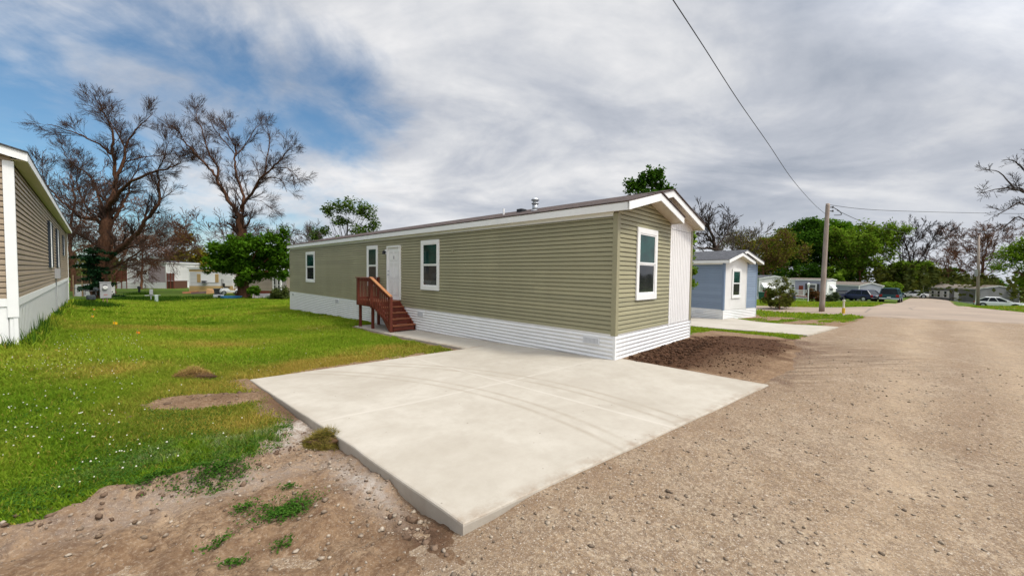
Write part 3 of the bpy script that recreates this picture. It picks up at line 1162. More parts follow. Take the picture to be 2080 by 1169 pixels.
def gravel_material():
    m, nt, bs = new_mat('gravel_lane')
    p = geo_pos(nt)
    n0 = noise(nt, p, .55, 5, .6, .5)
    n1 = noise(nt, p, 3.2, 6, .7)
    n2 = noise(nt, p, 26, 5, .75)
    c = ramp(nt, n0, [(.34, (.245, .168, .100)), (.48, (.312, .225, .140)), (.62, (.325, .252, .172))])
    c = mix(nt, ramp(nt, n1, [(.40, g(0)), (.68, g(.8))]), c, (.245, .160, .092))
    c = mix(nt, ramp(nt, noise(nt, p, 1.4, 4, .6, 1.0), [(.52, g(0)), (.68, g(.75))]), c, (.42, .325, .225))
    c = mix(nt, ramp(nt, n2, [(.40, g(0)), (.58, g(.8))]), c, (.150, .100, .064))
    c = mix(nt, ramp(nt, noise(nt, p, 9, 7, .78), [(.50, g(0)), (.60, g(.7))]), c, (.17, .115, .075))
    c = mix(nt, ramp(nt, noise(nt, p, 45, 5, .8), [(.52, g(0)), (.62, g(.75))]), c, (.46, .38, .28))
    # wheel ruts running along the lane: pressed pale dust with loose darker grit between
    sp_ = nt.nodes.new('ShaderNodeSeparateXYZ')
    nt.links.new(p, sp_.inputs[0])
    wv_ = maths(nt, 'ADD', maths(nt, 'ADD', sp_.outputs['Y'], maths(nt, 'MULTIPLY', sp_.outputs['X'], .06)), maths(nt, 'MULTIPLY', noise(nt, p, .25, 3, .5), 1.6))
    for c_, w_, col_, a_ in ((-3.6, .55, (.43, .325, .215), .55), (-5.2, .6, (.43, .325, .215), .5), (-4.4, .35, (.19, .125, .078), .45), (-1.75, .55, (.185, .118, .070), .6), (-7.0, .5, (.42, .33, .225), .4)):
        d_ = maths(nt, 'DIVIDE', maths(nt, 'ABSOLUTE', maths(nt, 'SUBTRACT', wv_, c_)), w_)
        b_ = maths(nt, 'MULTIPLY', maths(nt, 'SUBTRACT', 1.0, d_, True), ramp(nt, n1, [(.36, g(0)), (.62, g(a_ * 1.1))]))
        c = mix(nt, b_, c, col_)
    # dirt dragged off the soil bed by tyres
    mp = nt.nodes.new('ShaderNodeMapping')
    mp.vector_type = 'TEXTURE'
    mp.inputs['Scale'].default_value = (3.4, .22, 1)
    mp.inputs['Rotation'].default_value = (0, 0, R(-40))
    nt.links.new(p, mp.inputs['Vector'])
    stk = noise(nt, mp.outputs[0], 2.2, 5, .65)
    c = mix(nt, maths(nt, 'MULTIPLY', attr(nt, 'drag'), ramp(nt, stk, [(.42, g(0)), (.62, g(1))])), c, (.10, .058, .034))
    c = mix(nt, maths(nt, 'MULTIPLY', attr(nt, 'spill'), ramp(nt, n2, [(.35, g(.55)), (.6, g(1))])), c, (.088, .046, .026))
    # stones
    for sc, lo, th in ((60, .14, .45), (26, .10, .72), (34, .12, .70), (110, .16, .4)):
        v = nt.nodes.new('ShaderNodeTexVoronoi')
        v.inputs['Scale'].default_value = sc
        nt.links.new(p, v.inputs['Vector'])
        cs = nt.nodes.new('ShaderNodeSeparateColor')
        nt.links.new(v.outputs['Color'], cs.inputs[0])
        st = maths(nt, 'MULTIPLY', ramp(nt, v.outputs['Distance'], [(lo, g(1)), (lo * 2.6, g(0))]), ramp(nt, cs.outputs[0], [(th, g(0)), (th + .03, g(.9))]))
        c = mix(nt, st, c, ramp(nt, cs.outputs[1], [(0, (.07, .055, .045)), (.35, (.22, .17, .13)), (.8, (.40, .33, .26)), (1, (.56, .51, .45))]))
    # fine cracks in the hard worn surface to the side
    w = nt.nodes.new('ShaderNodeTexVoronoi')
    w.feature = 'DISTANCE_TO_EDGE'
    w.inputs['Scale'].default_value = 2.6
    wv = nt.nodes.new('ShaderNodeVectorMath')
    wv.operation = 'ADD'
    nz = nt.nodes.new('ShaderNodeTexNoise')
    nz.inputs['Scale'].default_value = 2.5
    nt.links.new(p, nz.inputs['Vector'])
    nt.links.new(p, wv.inputs[0])
    nt.links.new(nz.outputs['Color'], wv.inputs[1])
    nt.links.new(wv.outputs[0], w.inputs['Vector'])
    ck = maths(nt, 'MULTIPLY', ramp(nt, w.outputs['Distance'], [(.0, g(1)), (.022, g(0))]), maths(nt, 'MULTIPLY', attr(nt, 'crack'), ramp(nt, n1, [(.42, g(0)), (.6, g(.6))])))
    c = mix(nt, ck, c, (.10, .07, .05))
    nt.links.new(c, bs.inputs['Base Color'])
    bs.inputs['Roughness'].default_value = .92
    bs.inputs['Specular IOR Level'].default_value = .18
    h = maths(nt, 'ADD', n2, maths(nt, 'ADD', maths(nt, 'MULTIPLY', n1, 1.5), maths(nt, 'MULTIPLY', noise(nt, p, 90, 3, .7), .7)))
    bump(nt, bs, h, .75, .018)
    return m


def asphalt_material():
    m, nt, bs = new_mat('worn_asphalt')
    p = geo_pos(nt)
    n0 = noise(nt, p, .35, 5, .6)
    n1 = noise(nt, p, 20, 4, .7)
    c = ramp(nt, n0, [(.35, (.245, .188, .140)), (.65, (.325, .250, .185))])
    c = mix(nt, ramp(nt, n1, [(.4, g(0)), (.7, g(.5))]), c, (.19, .145, .11))
    w = nt.nodes.new('ShaderNodeTexVoronoi')
    w.feature = 'DISTANCE_TO_EDGE'
    w.inputs['Scale'].default_value = .22
    nt.links.new(p, w.inputs['Vector'])
    c = mix(nt, ramp(nt, w.outputs['Distance'], [(0, g(.7)), (.018, g(0))]), c, (.08, .07, .065))
    c = mix(nt, maths(nt, 'MULTIPLY', attr(nt, 'seam'), .8), c, (.09, .078, .07))
    nt.links.new(c, bs.inputs['Base Color'])
    bs.inputs['Roughness'].default_value = .85
    bump(nt, bs, n1, .3, .01)
    return m


def sheet_z(poly, lift, wob):
    def f(x, y):
        d = pdist(x, y, poly)
        n_ = fbm(x * 3.0, y * 3.0, 4) - .5
        return zg(x, y) + np.clip(.10 * d + n_ * wob, -.10, lift + (n_ * .012))
    return f


rgx = np.concatenate([np.array(far(-10, -40, -.4))[::-1][:-1], steps((-10, 2, .10), (2, 24, .2))])
rgy = np.concatenate([steps((-30, -10, 1.0), (-10, -6, .3), (-6, .4, .10))])
drag_m = lambda x, y: np.clip(gauss(x, y, (6.0, -3.2), 1.9, .7) * .9 + gauss(x, y, (4.6, -4.2), 1.6, .9) * .9 + gauss(x, y, (1.3, -3.1), 1.1, .35) + gauss(x, y, (3.2, -3.1), 1.6, .4) * .8, 0, 1) * .85
spill_m = lambda x, y: ss(-.75, .05, pdist(x, y, BED) + (fbm(x * 2.5, y * 2.5, 4) - .5) * 1.5 + (fbm(x * 9, y * 9, 3) - .5) * .7)
road = grid_sheet('road', rgx, rgy, sheet_z(ROAD, .006, .02), gravel_material(), keep=lambda x, y: pdist(x, y, ROAD) > -.5,
                  attrs={'drag': drag_m, 'spill': spill_m, 'crack': lambda x, y: ss(-4.5, -1.5, x - .5 * (y + 4)) * ss(-3.6, -4.6, y)})
tag(road, 'tan gravel lane with loose stones and tyre marks', 'road', kind='structure')
sgx = np.concatenate([steps((17.5, 38, .3), (38, 70, 1.0)), far(70, 130, 2)])
sgy = np.concatenate([steps((-30, -16, 1.0), (-16, 8, .3)), far(8, 60, .6)])
street = grid_sheet('street', sgx, sgy, sheet_z(STREET, .022, .01), asphalt_material(), keep=lambda x, y: pdist(x, y, STREET) > -.6,
                    attrs={'seam': lambda x, y: np.exp(-(pdist(x, y, STREET) / .10) ** 2) * (x < 22) * (y < -2.5)})
tag(street, 'worn grey asphalt street crossing behind the gravel lane', 'street', kind='structure')


def concrete_material():
    m, nt, bs = new_mat('new_concrete')
    p = geo_pos(nt)
    n0 = noise(nt, p, .8, 5, .6, .4)
    n1 = noise(nt, p, 5, 6, .65)
    n2 = noise(nt, p, 60, 4, .7)
    c = ramp(nt, n0, [(.32, (.355, .318, .262)), (.68, (.445, .408, .348))])
    c = mix(nt, ramp(nt, n1, [(.4, g(0)), (.7, g(.35))]), c, (.30, .265, .215))
    c = mix(nt, ramp(nt, n2, [(.5, g(0)), (.75, g(.18))]), c, (.33, .30, .26))
    # pits and crumbs
    v = nt.nodes.new('ShaderNodeTexVoronoi')
    v.inputs['Scale'].default_value = 8
    nt.links.new(p, v.inputs['Vector'])
    cs = nt.nodes.new('ShaderNodeSeparateColor')
    nt.links.new(v.outputs['Color'], cs.inputs[0])
    pit = maths(nt, 'MULTIPLY', ramp(nt, v.outputs['Distance'], [(.05, g(1)), (.10, g(0))]), ramp(nt, cs.outputs[0], [(.84, g(0)), (.87, g(.9))]))
    c = mix(nt, pit, c, (.17, .14, .11))
    sp_ = nt.nodes.new('ShaderNodeSeparateXYZ')
    nt.links.new(p, sp_.inputs[0])
    X, Y = sp_.outputs['X'], sp_.outputs['Y']

    def band(v_, c_, w_):
        d_ = maths(nt, 'ABSOLUTE', maths(nt, 'SUBTRACT', v_, c_))
        return maths(nt, 'SUBTRACT', 1.0, maths(nt, 'DIVIDE', d_, w_), True)
    # tooled joints with pale dust in them
    jx = band(maths(nt, 'ADD', Y, maths(nt, 'MULTIPLY', X, .1)), .27, .045)
    jy = band(X, -2.85, .04)
    jp = maths(nt, 'MAXIMUM', band(Y, 6.0, .03), band(Y, 8.4, .03))
    j = maths(nt, 'MAXIMUM', maths(nt, 'MAXIMUM', jx, jy), jp)
    c = mix(nt, maths(nt, 'MULTIPLY', j, ramp(nt, n1, [(.3, g(.2)), (.6, g(.7))])), c, (.50, .46, .40))
    # tyre arcs
    for cx_, cy_, r_ in ((-9.2, -.6, 6.95), (-9.2, -.6, 6.72), (-10.1, -.4, 6.72), (-10.1, -.4, 6.5)):
        dx = maths(nt, 'POWER', maths(nt, 'SUBTRACT', X, cx_), 2.0)
        dy = maths(nt, 'POWER', maths(nt, 'ABSOLUTE', maths(nt, 'SUBTRACT', Y, cy_)), 2.0)
        rr = maths(nt, 'SQRT', maths(nt, 'ADD', dx, dy))
        b = maths(nt, 'MULTIPLY', band(rr, r_, .06), ramp(nt, noise(nt, p, 2.2, 4, .7), [(.34, g(.25)), (.62, g(.9))]))
        c = mix(nt, b, c, (.30, .26, .205))
    # soil washed over the edges
    c = mix(nt, maths(nt, 'MULTIPLY', attr(nt, 'edge'), ramp(nt, noise(nt, p, 4, 5, .75), [(.40, g(0)), (.62, g(.8))])), c, (.25, .19, .135))
    nt.links.new(c, bs.inputs['Base Color'])
    bs.inputs['Roughness'].default_value = .8
    bs.inputs['Specular IOR Level'].default_value = .25
    h = maths(nt, 'SUBTRACT', maths(nt, 'ADD', n2, maths(nt, 'MULTIPLY', n1, .6)), maths(nt, 'ADD', maths(nt, 'MULTIPLY', j, .8), maths(nt, 'MULTIPLY', pit, .7)))
    bump(nt, bs, h, .35, .008)
    return m


M_CONC = concrete_material()


def slab(name, poly, ztop, mat, thick=.28, seg=.25, edgew=.16, road_edge=None):
    """concrete slab with rounded arris; boundary subdivided, slightly uneven"""
    pts = []
    n_ = len(poly)
    area = sum(poly[i][0] * poly[(i + 1) % n_][1] - poly[(i + 1) % n_][0] * poly[i][1] for i in range(n_))
    if area < 0:
        poly = poly[::-1]
    for i in range(n_):
        a, b = Vector(poly[i]), Vector(poly[(i + 1) % n_])
        k = max(1, int((b - a).length / seg))
        for q in range(k):
            p = a.lerp(b, q / k)
            nn = Vector((b.y - a.y, a.x - b.x)).normalized()
            if 0 < q:
                p = p + nn * random.uniform(-.006, .006)
            pts.append((p, nn))
    N = len(pts)
    nrm = [(pts[i][1] + pts[i - 1][1]).normalized() for i in range(N)]
    rings = []
    for inset, dz in ((0, -thick), (0, -.02), (.005, -.007), (.018, 0), (edgew, 0)):
        rings.append([Vector((p.x - nrm[i].x * inset, p.y - nrm[i].y * inset, float(ztop(p.x, p.y)) + dz)) for i, (p, _) in enumerate(pts)])
    mb = MB().loft(rings)
    o_ = mb.build(name, mat)
    ed = np.zeros(len(mb.v))
    for i, v_ in enumerate(mb.v):
        k, j = divmod(i, N)
        ed[i] = 0 if k == 4 else 1
        if road_edge and k in (2, 3) and not road_edge(v_[0], v_[1]):
            ed[i] = .25
        if k < 2:
            ed[i] = .55 if k == 0 else .2
    a = o_.data.attributes.new('edge', 'FLOAT', 'POINT')
    a.data.foreach_set('value', ed.astype(np.float32))
    return o_


zs_ = lambda x, y: -.552 - .0288 * max(y, 0) - .004 * min(0, y)
dw = slab('driveway', SLAB, zs_, M_CONC, road_edge=lambda x, y: y < -1.85)
tag(dw, 'large new pale concrete parking pad in front of the olive home', 'driveway', kind='structure')
pa = slab('path', PATH, lambda x, y: zs_(x, y) - .012, M_CONC)
tag(pa, 'narrow concrete walk along the skirting to the wooden steps', 'path', kind='structure')
d2 = slab('driveway', SLAB2, lambda x, y: float(zg(x, y)) + .05, M_CONC)
tag(d2, 'second pale concrete pad beside the blue home', 'driveway', kind='structure')

# ------------------------------------------------------------------ grass, clover, stones
def polar(n, r0, r1, a0, a1, q=1.0):
    r_ = r0 + (r1 - r0) * rng.random(n) ** q
    a = R(a0) + (R(a1) - R(a0)) * rng.random(n)
    return CAM[0] + r_ * np.sin(a), CAM[1] + r_ * np.cos(a), r_


def blocked(x, y):
    b = (x > -.05) & (x < 4.6) & (y > -.05) & (y < 22.7)
    dx, dy = x - LHo[0], y - LHo[1]
    u_, v_ = dx * math.cos(yawL) + dy * math.sin(yawL), -dx * math.sin(yawL) + dy * math.cos(yawL)
    b |= (u_ > -.2) & (u_ < LHW + .03) & (v_ > -.05) & (v_ < 24.1)
    dx, dy = x - bl.x, y - bl.y
    u_, v_ = dx * math.cos(yawB) + dy * math.sin(yawB), -dx * math.sin(yawB) + dy * math.cos(yawB)
    b |= (u_ > -.05) & (u_ < 3.8) & (v_ > -.05) & (v_ < 18.1)
    return b


GV, GF, GT, GD, GU = [], [], [], [], []
DUST = xy(440, 915)
goff = 0
for n_, r0, r1, a0, a1, q, w, h0, h1 in ((330000, 3.4, 9.5, -16, 42, .8, .0055, .025, .075), (260000, 9.0, 21, -14, 42, .9, .011, .04, .085), (150000, 20, 50, -12, 30, 1, .028, .05, .11),
                                         (60000, 14, 26, 68, 96, 1, .016, .04, .08), (45000, 26, 60, 66, 102, 1, .04, .06, .12)):
    x, y, r_ = polar(n_, r0, r1, a0, a1, q)
    gm = grass_mask(x, y)
    dm = dry_mask(x, y)
    k = (rng.random(n_) < gm * (1 - .45 * dm)) & ~blocked(x, y)
    x, y, r_, gm, dm = x[k], y[k], r_[k], gm[k], dm[k]
    m_ = len(x)
    z = zground(x, y) - .006
    tall = (.6 + .8 * fbm(x * .9, y * .9, 3)) * (.45 + 1.2 * fbm(x * 3.3 + 40, y * 3.3, 3) ** 1.3)
    # unmown fringe along the skirting of the tan house
    hgt = (h0 + (h1 - h0) * rng.random(m_)) * tall * (.55 + .45 * gm)
    dxl = x - (nc.x + (y - nc.y) * -math.sin(yawL))
    hgt = hgt * np.where((dxl < .45) & (y > 8) & (y < 33), 1 + 2.2 * rng.random(m_) ** 3, 1)
    an = rng.random(m_) * 2 * np.pi
    wv = w * (.7 + .6 * rng.random(m_))
    lean = (rng.random(m_) * .9 + .1) * hgt
    la = rng.random(m_) * 2 * np.pi
    bxv, byv = np.cos(an) * wv, np.sin(an) * wv
    lx, ly_ = np.cos(la) * lean, np.sin(la) * lean
    P0 = np.stack([x - bxv, y - byv, z], -1)
    P1 = np.stack([x + bxv, y + byv, z], -1)
    P2 = np.stack([x - bxv * .7 + lx * .35, y - byv * .7 + ly_ * .35, z + hgt * .6], -1)
    P3 = np.stack([x + bxv * .7 + lx * .35, y + byv * .7 + ly_ * .35, z + hgt * .6], -1)
    P4 = np.stack([x + lx, y + ly_, z + hgt * .98], -1)
    GV.append(np.stack([P0, P1, P2, P3, P4], 1).reshape(-1, 3))
    base = goff + np.arange(m_)[:, None] * 5
    GF.append((base + np.array([0, 1, 3, 0, 3, 2, 2, 3, 4])[None, :]).reshape(-1))
    goff += m_ * 5
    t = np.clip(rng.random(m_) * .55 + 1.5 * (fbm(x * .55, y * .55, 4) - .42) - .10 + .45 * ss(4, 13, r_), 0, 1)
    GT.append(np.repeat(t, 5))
    GU.append(np.repeat(np.clip(gauss(x, y, DUST, .75, .30) * np.clip(fbm(x * 5, y * 5, 3) * 2.6 - .8, 0, 1) * rng.random(m_), 0, .7), 5))
    GD.append(np.repeat(np.clip(dm * (.5 + .9 * rng.random(m_)) + (rng.random(m_) < .05) * .7, 0, 1), 5))


def grass_material():
    m, nt, bs = new_mat('grass_blade')
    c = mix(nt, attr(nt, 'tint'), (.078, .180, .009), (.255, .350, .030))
    c = mix(nt, attr(nt, 'dry'), c, (.40, .30, .07))
    c = mix(nt, attr(nt, 'dust'), c, (.34, .36, .24))
    out = nt.nodes['Material Output']
    nt.nodes.remove(bs)
    d = nt.nodes.new('ShaderNodeBsdfDiffuse')
    t = nt.nodes.new('ShaderNodeBsdfTranslucent')
    ms = nt.nodes.new('ShaderNodeMixShader')
    ms.inputs[0].default_value = .4
    nt.links.new(c, d.inputs['Color'])
    nt.links.new(mix(nt, 1.0, c, (1.1, 1.0, .6), 'MULTIPLY'), t.inputs['Color'])
    nt.links.new(d.outputs[0], ms.inputs[1])
    nt.links.new(t.outputs[0], ms.inputs[2])
    nt.links.new(ms.outputs[0], out.inputs['Surface'])
    return m


grass = np_mesh('grass', np.concatenate(GV), np.concatenate(GF), 3, grass_material(), attrs={'tint': np.concatenate(GT), 'dry': np.concatenate(GD), 'dust': np.concatenate(GU)})
tag(grass, 'mown green grass of the lawn with dry yellow patches', 'grass', kind='stuff')


def leaf_quads(cx, cy, cz, size, up=.8, seed=0):
    """leaf-sized quads with random tilt; returns verts and faces"""
    rg = np.random.default_rng(seed)
    n_ = len(cx)
    nv = rg.normal(size=(n_, 3))
    nv[:, 2] = np.abs(nv[:, 2]) + up
    nv /= np.linalg.norm(nv, axis=1, keepdims=True)
    a = np.cross(nv, rg.normal(size=(n_, 3)))
    a /= np.linalg.norm(a, axis=1, keepdims=True) + 1e-9
    b = np.cross(nv, a)
    s_ = (size * (.6 + .8 * rg.random(n_)))[:, None]
    c = np.stack([cx, cy, cz], -1)
    V = np.stack([c - a * s_, c + b * s_ * .62, c + a * s_, c - b * s_ * .62], 1).reshape(-1, 3)
    return V, np.arange(n_ * 4)


# clover leaves in the ragged front edge of the lawn and in a few tufts on the soil
x, y, r_ = polar(90000, 2.6, 8.5, -22, 16, .8)
pt = np.clip((fbm(x * 1.6 + 3, y * 1.6, 3) - .42) * 5, 0, 1) * (x < -6.0)
ed_ = np.exp(-((y - lawn_edge(x) - .25) / .35) ** 2) * (x < -5.95) * ss(.02, .2, y - lawn_edge(x) + (fbm(x * 2.2, y * 2.2, 3) - .45) * .8)
k = rng.random(len(x)) < np.clip(grass_mask(x, y) * pt * .55 + ed_ * .9, 0, 1)
tx, ty = [x[k]], [y[k]]
for (cx_, cy_), rr, n_ in ((xy(578, 1040), .13, 1500), (xy(880 / 2.08, 700 + 580 / 2.08), .16, 1300), (xy(960 / 2.08, 700 + 555 / 2.08), .13, 900), (xy(660 / 2.08, 700 + 625 / 2.08), .10, 900), (xy(1220 / 2.08, 700 + 620 / 2.08), .05, 130),
                       (xy(920 / 2.08, 700 + 825 / 2.08), .05, 130), (xy(1195 / 2.08, 700 + 850 / 2.08), .05, 120), (xy(985 / 2.08, 700 + 920 / 2.08), .05, 120), (xy(1030 / 2.08, 700 + 705 / 2.08), .06, 200)):
    tx.append(cx_ + rng.normal(size=n_) * rr * .8)
    ty.append(cy_ + rng.normal(size=n_) * rr * .55)
x, y = np.concatenate(tx), np.concatenate(ty)
z = zground(x, y) + .012 + .035 * rng.random(len(x)) ** 1.5
V, Fq = leaf_quads(x, y, z, .0095, 1.2, 5)
clover = np_mesh('clover', V, Fq, 4, leafmat('clover_leaf', (.022, .075, .010), (.075, .155, .022)), attrs={'tint': np.repeat(rng.random(len(x)), 4)})
tag(clover, 'low clover leaves creeping over the soil at the lawn edge', 'clover', kind='stuff')

# clover blossoms
x, y, r_ = polar(1500, 4.0, 15, -14, 20, .8)
k = rng.random(len(x)) < grass_mask(x, y) * np.clip((fbm(x * .8 + 11, y * .8 + 4, 3) - .46) * 6, 0, .75) * np.where(x < -7.2, 1, .25) * ss(.1, .5, y - lawn_edge(x))
x, y = x[k], y[k]
for (cx_, cy_), n_, sx, sy in ((xy(90, 770), 44, .8, .8), (xy(40, 830), 30, .4, .8), (xy(60, 890), 26, .4, .5), (xy(230, 965), 22, .7, .3), (xy(120, 900), 24, .5, .5), (xy(640, 640), 40, 2.2, 1.2), (xy(720, 670), 30, 1.5, 1.0)):
    x = np.concatenate([x, cx_ + rng.normal(size=n_) * sx])
    y = np.concatenate([y, cy_ + rng.normal(size=n_) * sy])
k = (grass_mask(x, y) > .5) & ~blocked(x, y)
x, y = x[k], y[k]
fb = MB()
for i, (a, b) in enumerate(zip(x, y)):
    zz = float(zground(a, b)) + random.uniform(.05, .09)
    r0 = random.uniform(.0035, .009)
    fb.loft([[(a + math.cos(t_ * 1.256) * q * r0, b + math.sin(t_ * 1.256) * q * r0, zz + h_ * r0) for t_ in range(5)] for q, h_ in ((.5, -.7), (1, 0), (.6, .8))])
fb.build('clover_flowers', paint('clover_white', (.62, .60, .48), .8, .1))
tag(bpy.data.objects['clover_flowers'], 'white clover blossoms dotted over the lawn', 'flowers', kind='stuff')


def lumps(name, x, y, z, size, mats, seed=0, sink=.25, squash=.7, tint=True):
    """many small irregular stones: distorted octahedra"""
    rg = np.random.default_rng(seed)
    n_ = len(x)
    # 14-vertex rounded cube for each lump
    dirs = np.array([[1, 0, 0], [-1, 0, 0], [0, 1, 0], [0, -1, 0], [0, 0, 1], [0, 0, -1]] + [[a, b, c] for a in (-1, 1) for b in (-1, 1) for c in (-1, 1)], float)
    dirs[6:] *= .60
    tri = []
    for ix, a in enumerate((-1, 1)):
        for iy, b in enumerate((-1, 1)):
            for iz, c in enumerate((-1, 1)):
                k_ = 6 + ix * 4 + iy * 2 + iz
                fx = 0 if a > 0 else 1
                fy = 2 if b > 0 else 3
                fz = 4 if c > 0 else 5
                t_ = [(k_, fx, fy), (k_, fy, fz), (k_, fz, fx)]
                if a * b * c < 0:
                    t_ = [(p_, r__, q_) for p_, q_, r__ in t_]
                tri += t_
    tri = np.array(tri)
    rad = size[:, None] * (.65 + .7 * rg.random((n_, 14)))
    V = dirs[None] * rad[..., None] * np.stack([.7 + .7 * rg.random(n_), .7 + .7 * rg.random(n_), squash * (.7 + .6 * rg.random(n_))], -1)[:, None, :]
    an = rg.random(n_) * 6.28
    ca, sa = np.cos(an)[:, None], np.sin(an)[:, None]
    V = np.stack([V[..., 0] * ca - V[..., 1] * sa, V[..., 0] * sa + V[..., 1] * ca, V[..., 2]], -1)
    V += np.stack([x, y, z + size * (squash * .75 - sink)], -1)[:, None, :]
    Fx = (tri.reshape(-1)[None, :] + np.arange(n_)[:, None] * 14).reshape(-1)
    return np_mesh(name, V.reshape(-1, 3), Fx, 3, mats, attrs={'tint': np.repeat(rg.random(n_), 14)})


def tinted(name, a, b, rough=.9):
    m, nt, bs = new_mat(name)
    c = mix(nt, attr(nt, 'tint'), a, b)
    f = noise(nt, geo_pos(nt), 40, 4, .7)
    c = mix(nt, ramp(nt, f, [(.4, g(0)), (.7, g(.5))]), c, tuple(q * .5 for q in a))
    nt.links.new(c, bs.inputs['Base Color'])
    bs.inputs['Roughness'].default_value = rough
    bs.inputs['Specular IOR Level'].default_value = .15
    return m


# pebbles on the lane
x, y, r_ = polar(16000, 2.2, 13, 20, 100, 1.1)
k = pdist(x, y, ROAD) > .05
k &= ~((pdist(x, y, SLAB) > -.02))
x, y = x[k], y[k]
sz = .0025 + .014 * rng.random(len(x)) ** 7
ROADZ = sheet_z(ROAD, .006, .02)
tag(lumps('gravel', x, y, ROADZ(x, y), sz, tinted('pebble', (.12, .088, .062), (.46, .38, .29)), 4), 'loose pebbles scattered over the gravel lane', 'gravel', kind='stuff')
# clods of the dark soil bed
x = .2 + 7 * rng.random(17000)
y = -2.7 + 2.75 * rng.random(17000)
k = rng.random(17000) < soil_m(x, y) * ss(-.1, .2, pdist(x, y, BED)) * np.where(x > 4.2, .25, 1) * np.where(y < -1.1, .5, 1)
x, y = x[k], y[k]
sz = .005 + .036 * rng.random(len(x)) ** 7 * np.where(y > -1.0, 1, .55)
tag(lumps('soil', x, y, zground(x, y), sz, tinted('dark_clod', (.030, .014, .007), (.105, .052, .028)), 6), 'dark brown clods of freshly turned soil beside the end wall', 'soil', kind='stuff')
# pale crumbled stone beside the pad and clods on the bare soil
x = np.concatenate([-8.8 + 3 * rng.random(1500), -6.02 + .30 * rng.normal(size=900) * .6])
y = np.concatenate([-2.3 + 3.0 * rng.random(1500), -1.7 + 2.3 * rng.random(900)])
k = (pdist(x, y, SLAB) < -.02) & (y < lawn_edge(x) - .05) & (pdist(x, y, ROAD) < .3)
x, y = x[k], y[k]
sz = .003 + .018 * rng.random(len(x)) ** 6
tag(lumps('rubble', x, y, zground(x, y), sz, tinted('pale_crumb', (.14, .095, .062), (.42, .355, .28)), 8), 'pale crumbled stone and clods on the bare soil by the pad', 'rubble', kind='stuff')
x = np.concatenate([-8.8 + 2.9 * rng.random(160), -6.5 + .5 * rng.normal(size=60), -5.98 + .08 * rng.normal(size=50)])
y = np.concatenate([lawn_edge(x[:160]) - .12 + .14 * rng.normal(size=160), 2.9 + .22 * rng.normal(size=60), -1.75 + .2 * rng.normal(size=50)])
k = (pdist(x, y, SLAB) < -.02)
x, y = x[k], y[k]
sz = .008 + .030 * rng.random(len(x)) ** 3
tag(lumps('dirt', x, y, zground(x, y), sz, tinted('brown_clod', (.10, .062, .040), (.21, .145, .10)), 9, sink=.45), 'brown clods of earth along the ragged lawn edge', 'dirt', kind='stuff')
# straw-coloured dead turf clumps
for (px, py, rr, hh, nb, lab) in ((395, 772, .30, .20, 3200, 'heap of dry straw coloured turf on the lawn beside the pad'), (662, 900, .24, .16, 3000, 'matted clump of dying grass against the near pad edge')):
    c_ = G(px, py)
    vs, ts = [], []
    for i in range(nb):
        a = random.random() * 6.28
        q = rr * random.random() ** .6
        bx_, by_ = c_.x + math.cos(a) * q, c_.y + math.sin(a) * q
        bz_ = float(zground(bx_, by_)) + hh * (1 - (q / rr) ** 2) * random.uniform(.1, 1)
        L_ = random.uniform(.04, .09)
        b2 = random.random() * 6.28
        d_ = Vector((math.cos(b2), math.sin(b2), random.uniform(-.2, .7))) * L_
        w_ = Vector((-math.sin(b2), math.cos(b2), 0)) * .003
        p0 = Vector((bx_, by_, bz_))
        vs += [p0 - w_, p0 + w_, p0 + d_]
        t_ = random.random()
        ts += [t_] * 3
    hb = np_mesh('turf_clump', vs, np.arange(len(vs)), 3, leafmat('straw' + str(px), (.16, .085, .03) if px < 500 else (.07, .075, .012), (.42, .27, .11) if px < 500 else (.26, .19, .05), .25), attrs={'tint': ts})
    tag(hb, lab, 'turf clump')
    lumps('soil_core', np.array([c_.x]), np.array([c_.y]), np.array([float(zground(c_.x, c_.y))]), np.array([rr * .75]), tinted('core' + str(px), (.07, .04, .02), (.12, .07, .04)), 3, sink=.35, squash=hh / rr * .8).parent = hb

# ------------------------------------------------------------------ camera, light, sky
cam = bpy.data.cameras.new('camera')
co_ = bpy.data.objects.new('camera', cam)
COL.objects.link(co_)
cam.sensor_width = 36
cam.lens = FPX / 2080 * 36
cam.clip_end = 3000
cam.clip_start = .05
mw = Matrix((Vector(RT), Vector(UP), Vector(-FW))).transposed().to_4x4()
mw.translation = Vector(CAM)
co_.matrix_world = mw
SC.camera = co_

SUN_EL, SUN_AZ = R(56), R(158)          # azimuth from +Y towards +X
sd = Vector((math.sin(SUN_AZ) * math.cos(SUN_EL), math.cos(SUN_AZ) * math.cos(SUN_EL), math.sin(SUN_EL)))
sl = bpy.data.lights.new('sun', 'SUN')
sl.energy = 2.4
sl.angle = R(11)
sl.color = (1, .93, .80)
so2 = bpy.data.objects.new('sun', sl)
COL.objects.link(so2)
so2.rotation_euler = (-sd).to_track_quat('-Z', 'Y').to_euler()

W_ = bpy.data.worlds.new('World')
SC.world = W_
W_.use_nodes = True
nt = W_.node_tree
bg = nt.nodes['Background']
sky = nt.nodes.new('ShaderNodeTexSky')
sky.sky_type = 'NISHITA'
sky.sun_disc = False
sky.sun_elevation = SUN_EL
sky.sun_rotation = SUN_AZ
STR = .1
tc = nt.nodes.new('ShaderNodeTexCoord').outputs['Generated']
sx = nt.nodes.new('ShaderNodeSeparateXYZ')
nt.links.new(tc, sx.inputs[0])


def dotv(v):
    n_ = nt.nodes.new('ShaderNodeVectorMath')
    n_.operation = 'DOT_PRODUCT'
    nt.links.new(tc, n_.inputs[0])
    n_.inputs[1].default_value = v
    return n_.outputs['Value']


zc = maths(nt, 'MAXIMUM', maths(nt, 'ADD', sx.outputs['Z'], .34), .20)
cb = nt.nodes.new('ShaderNodeCombineXYZ')
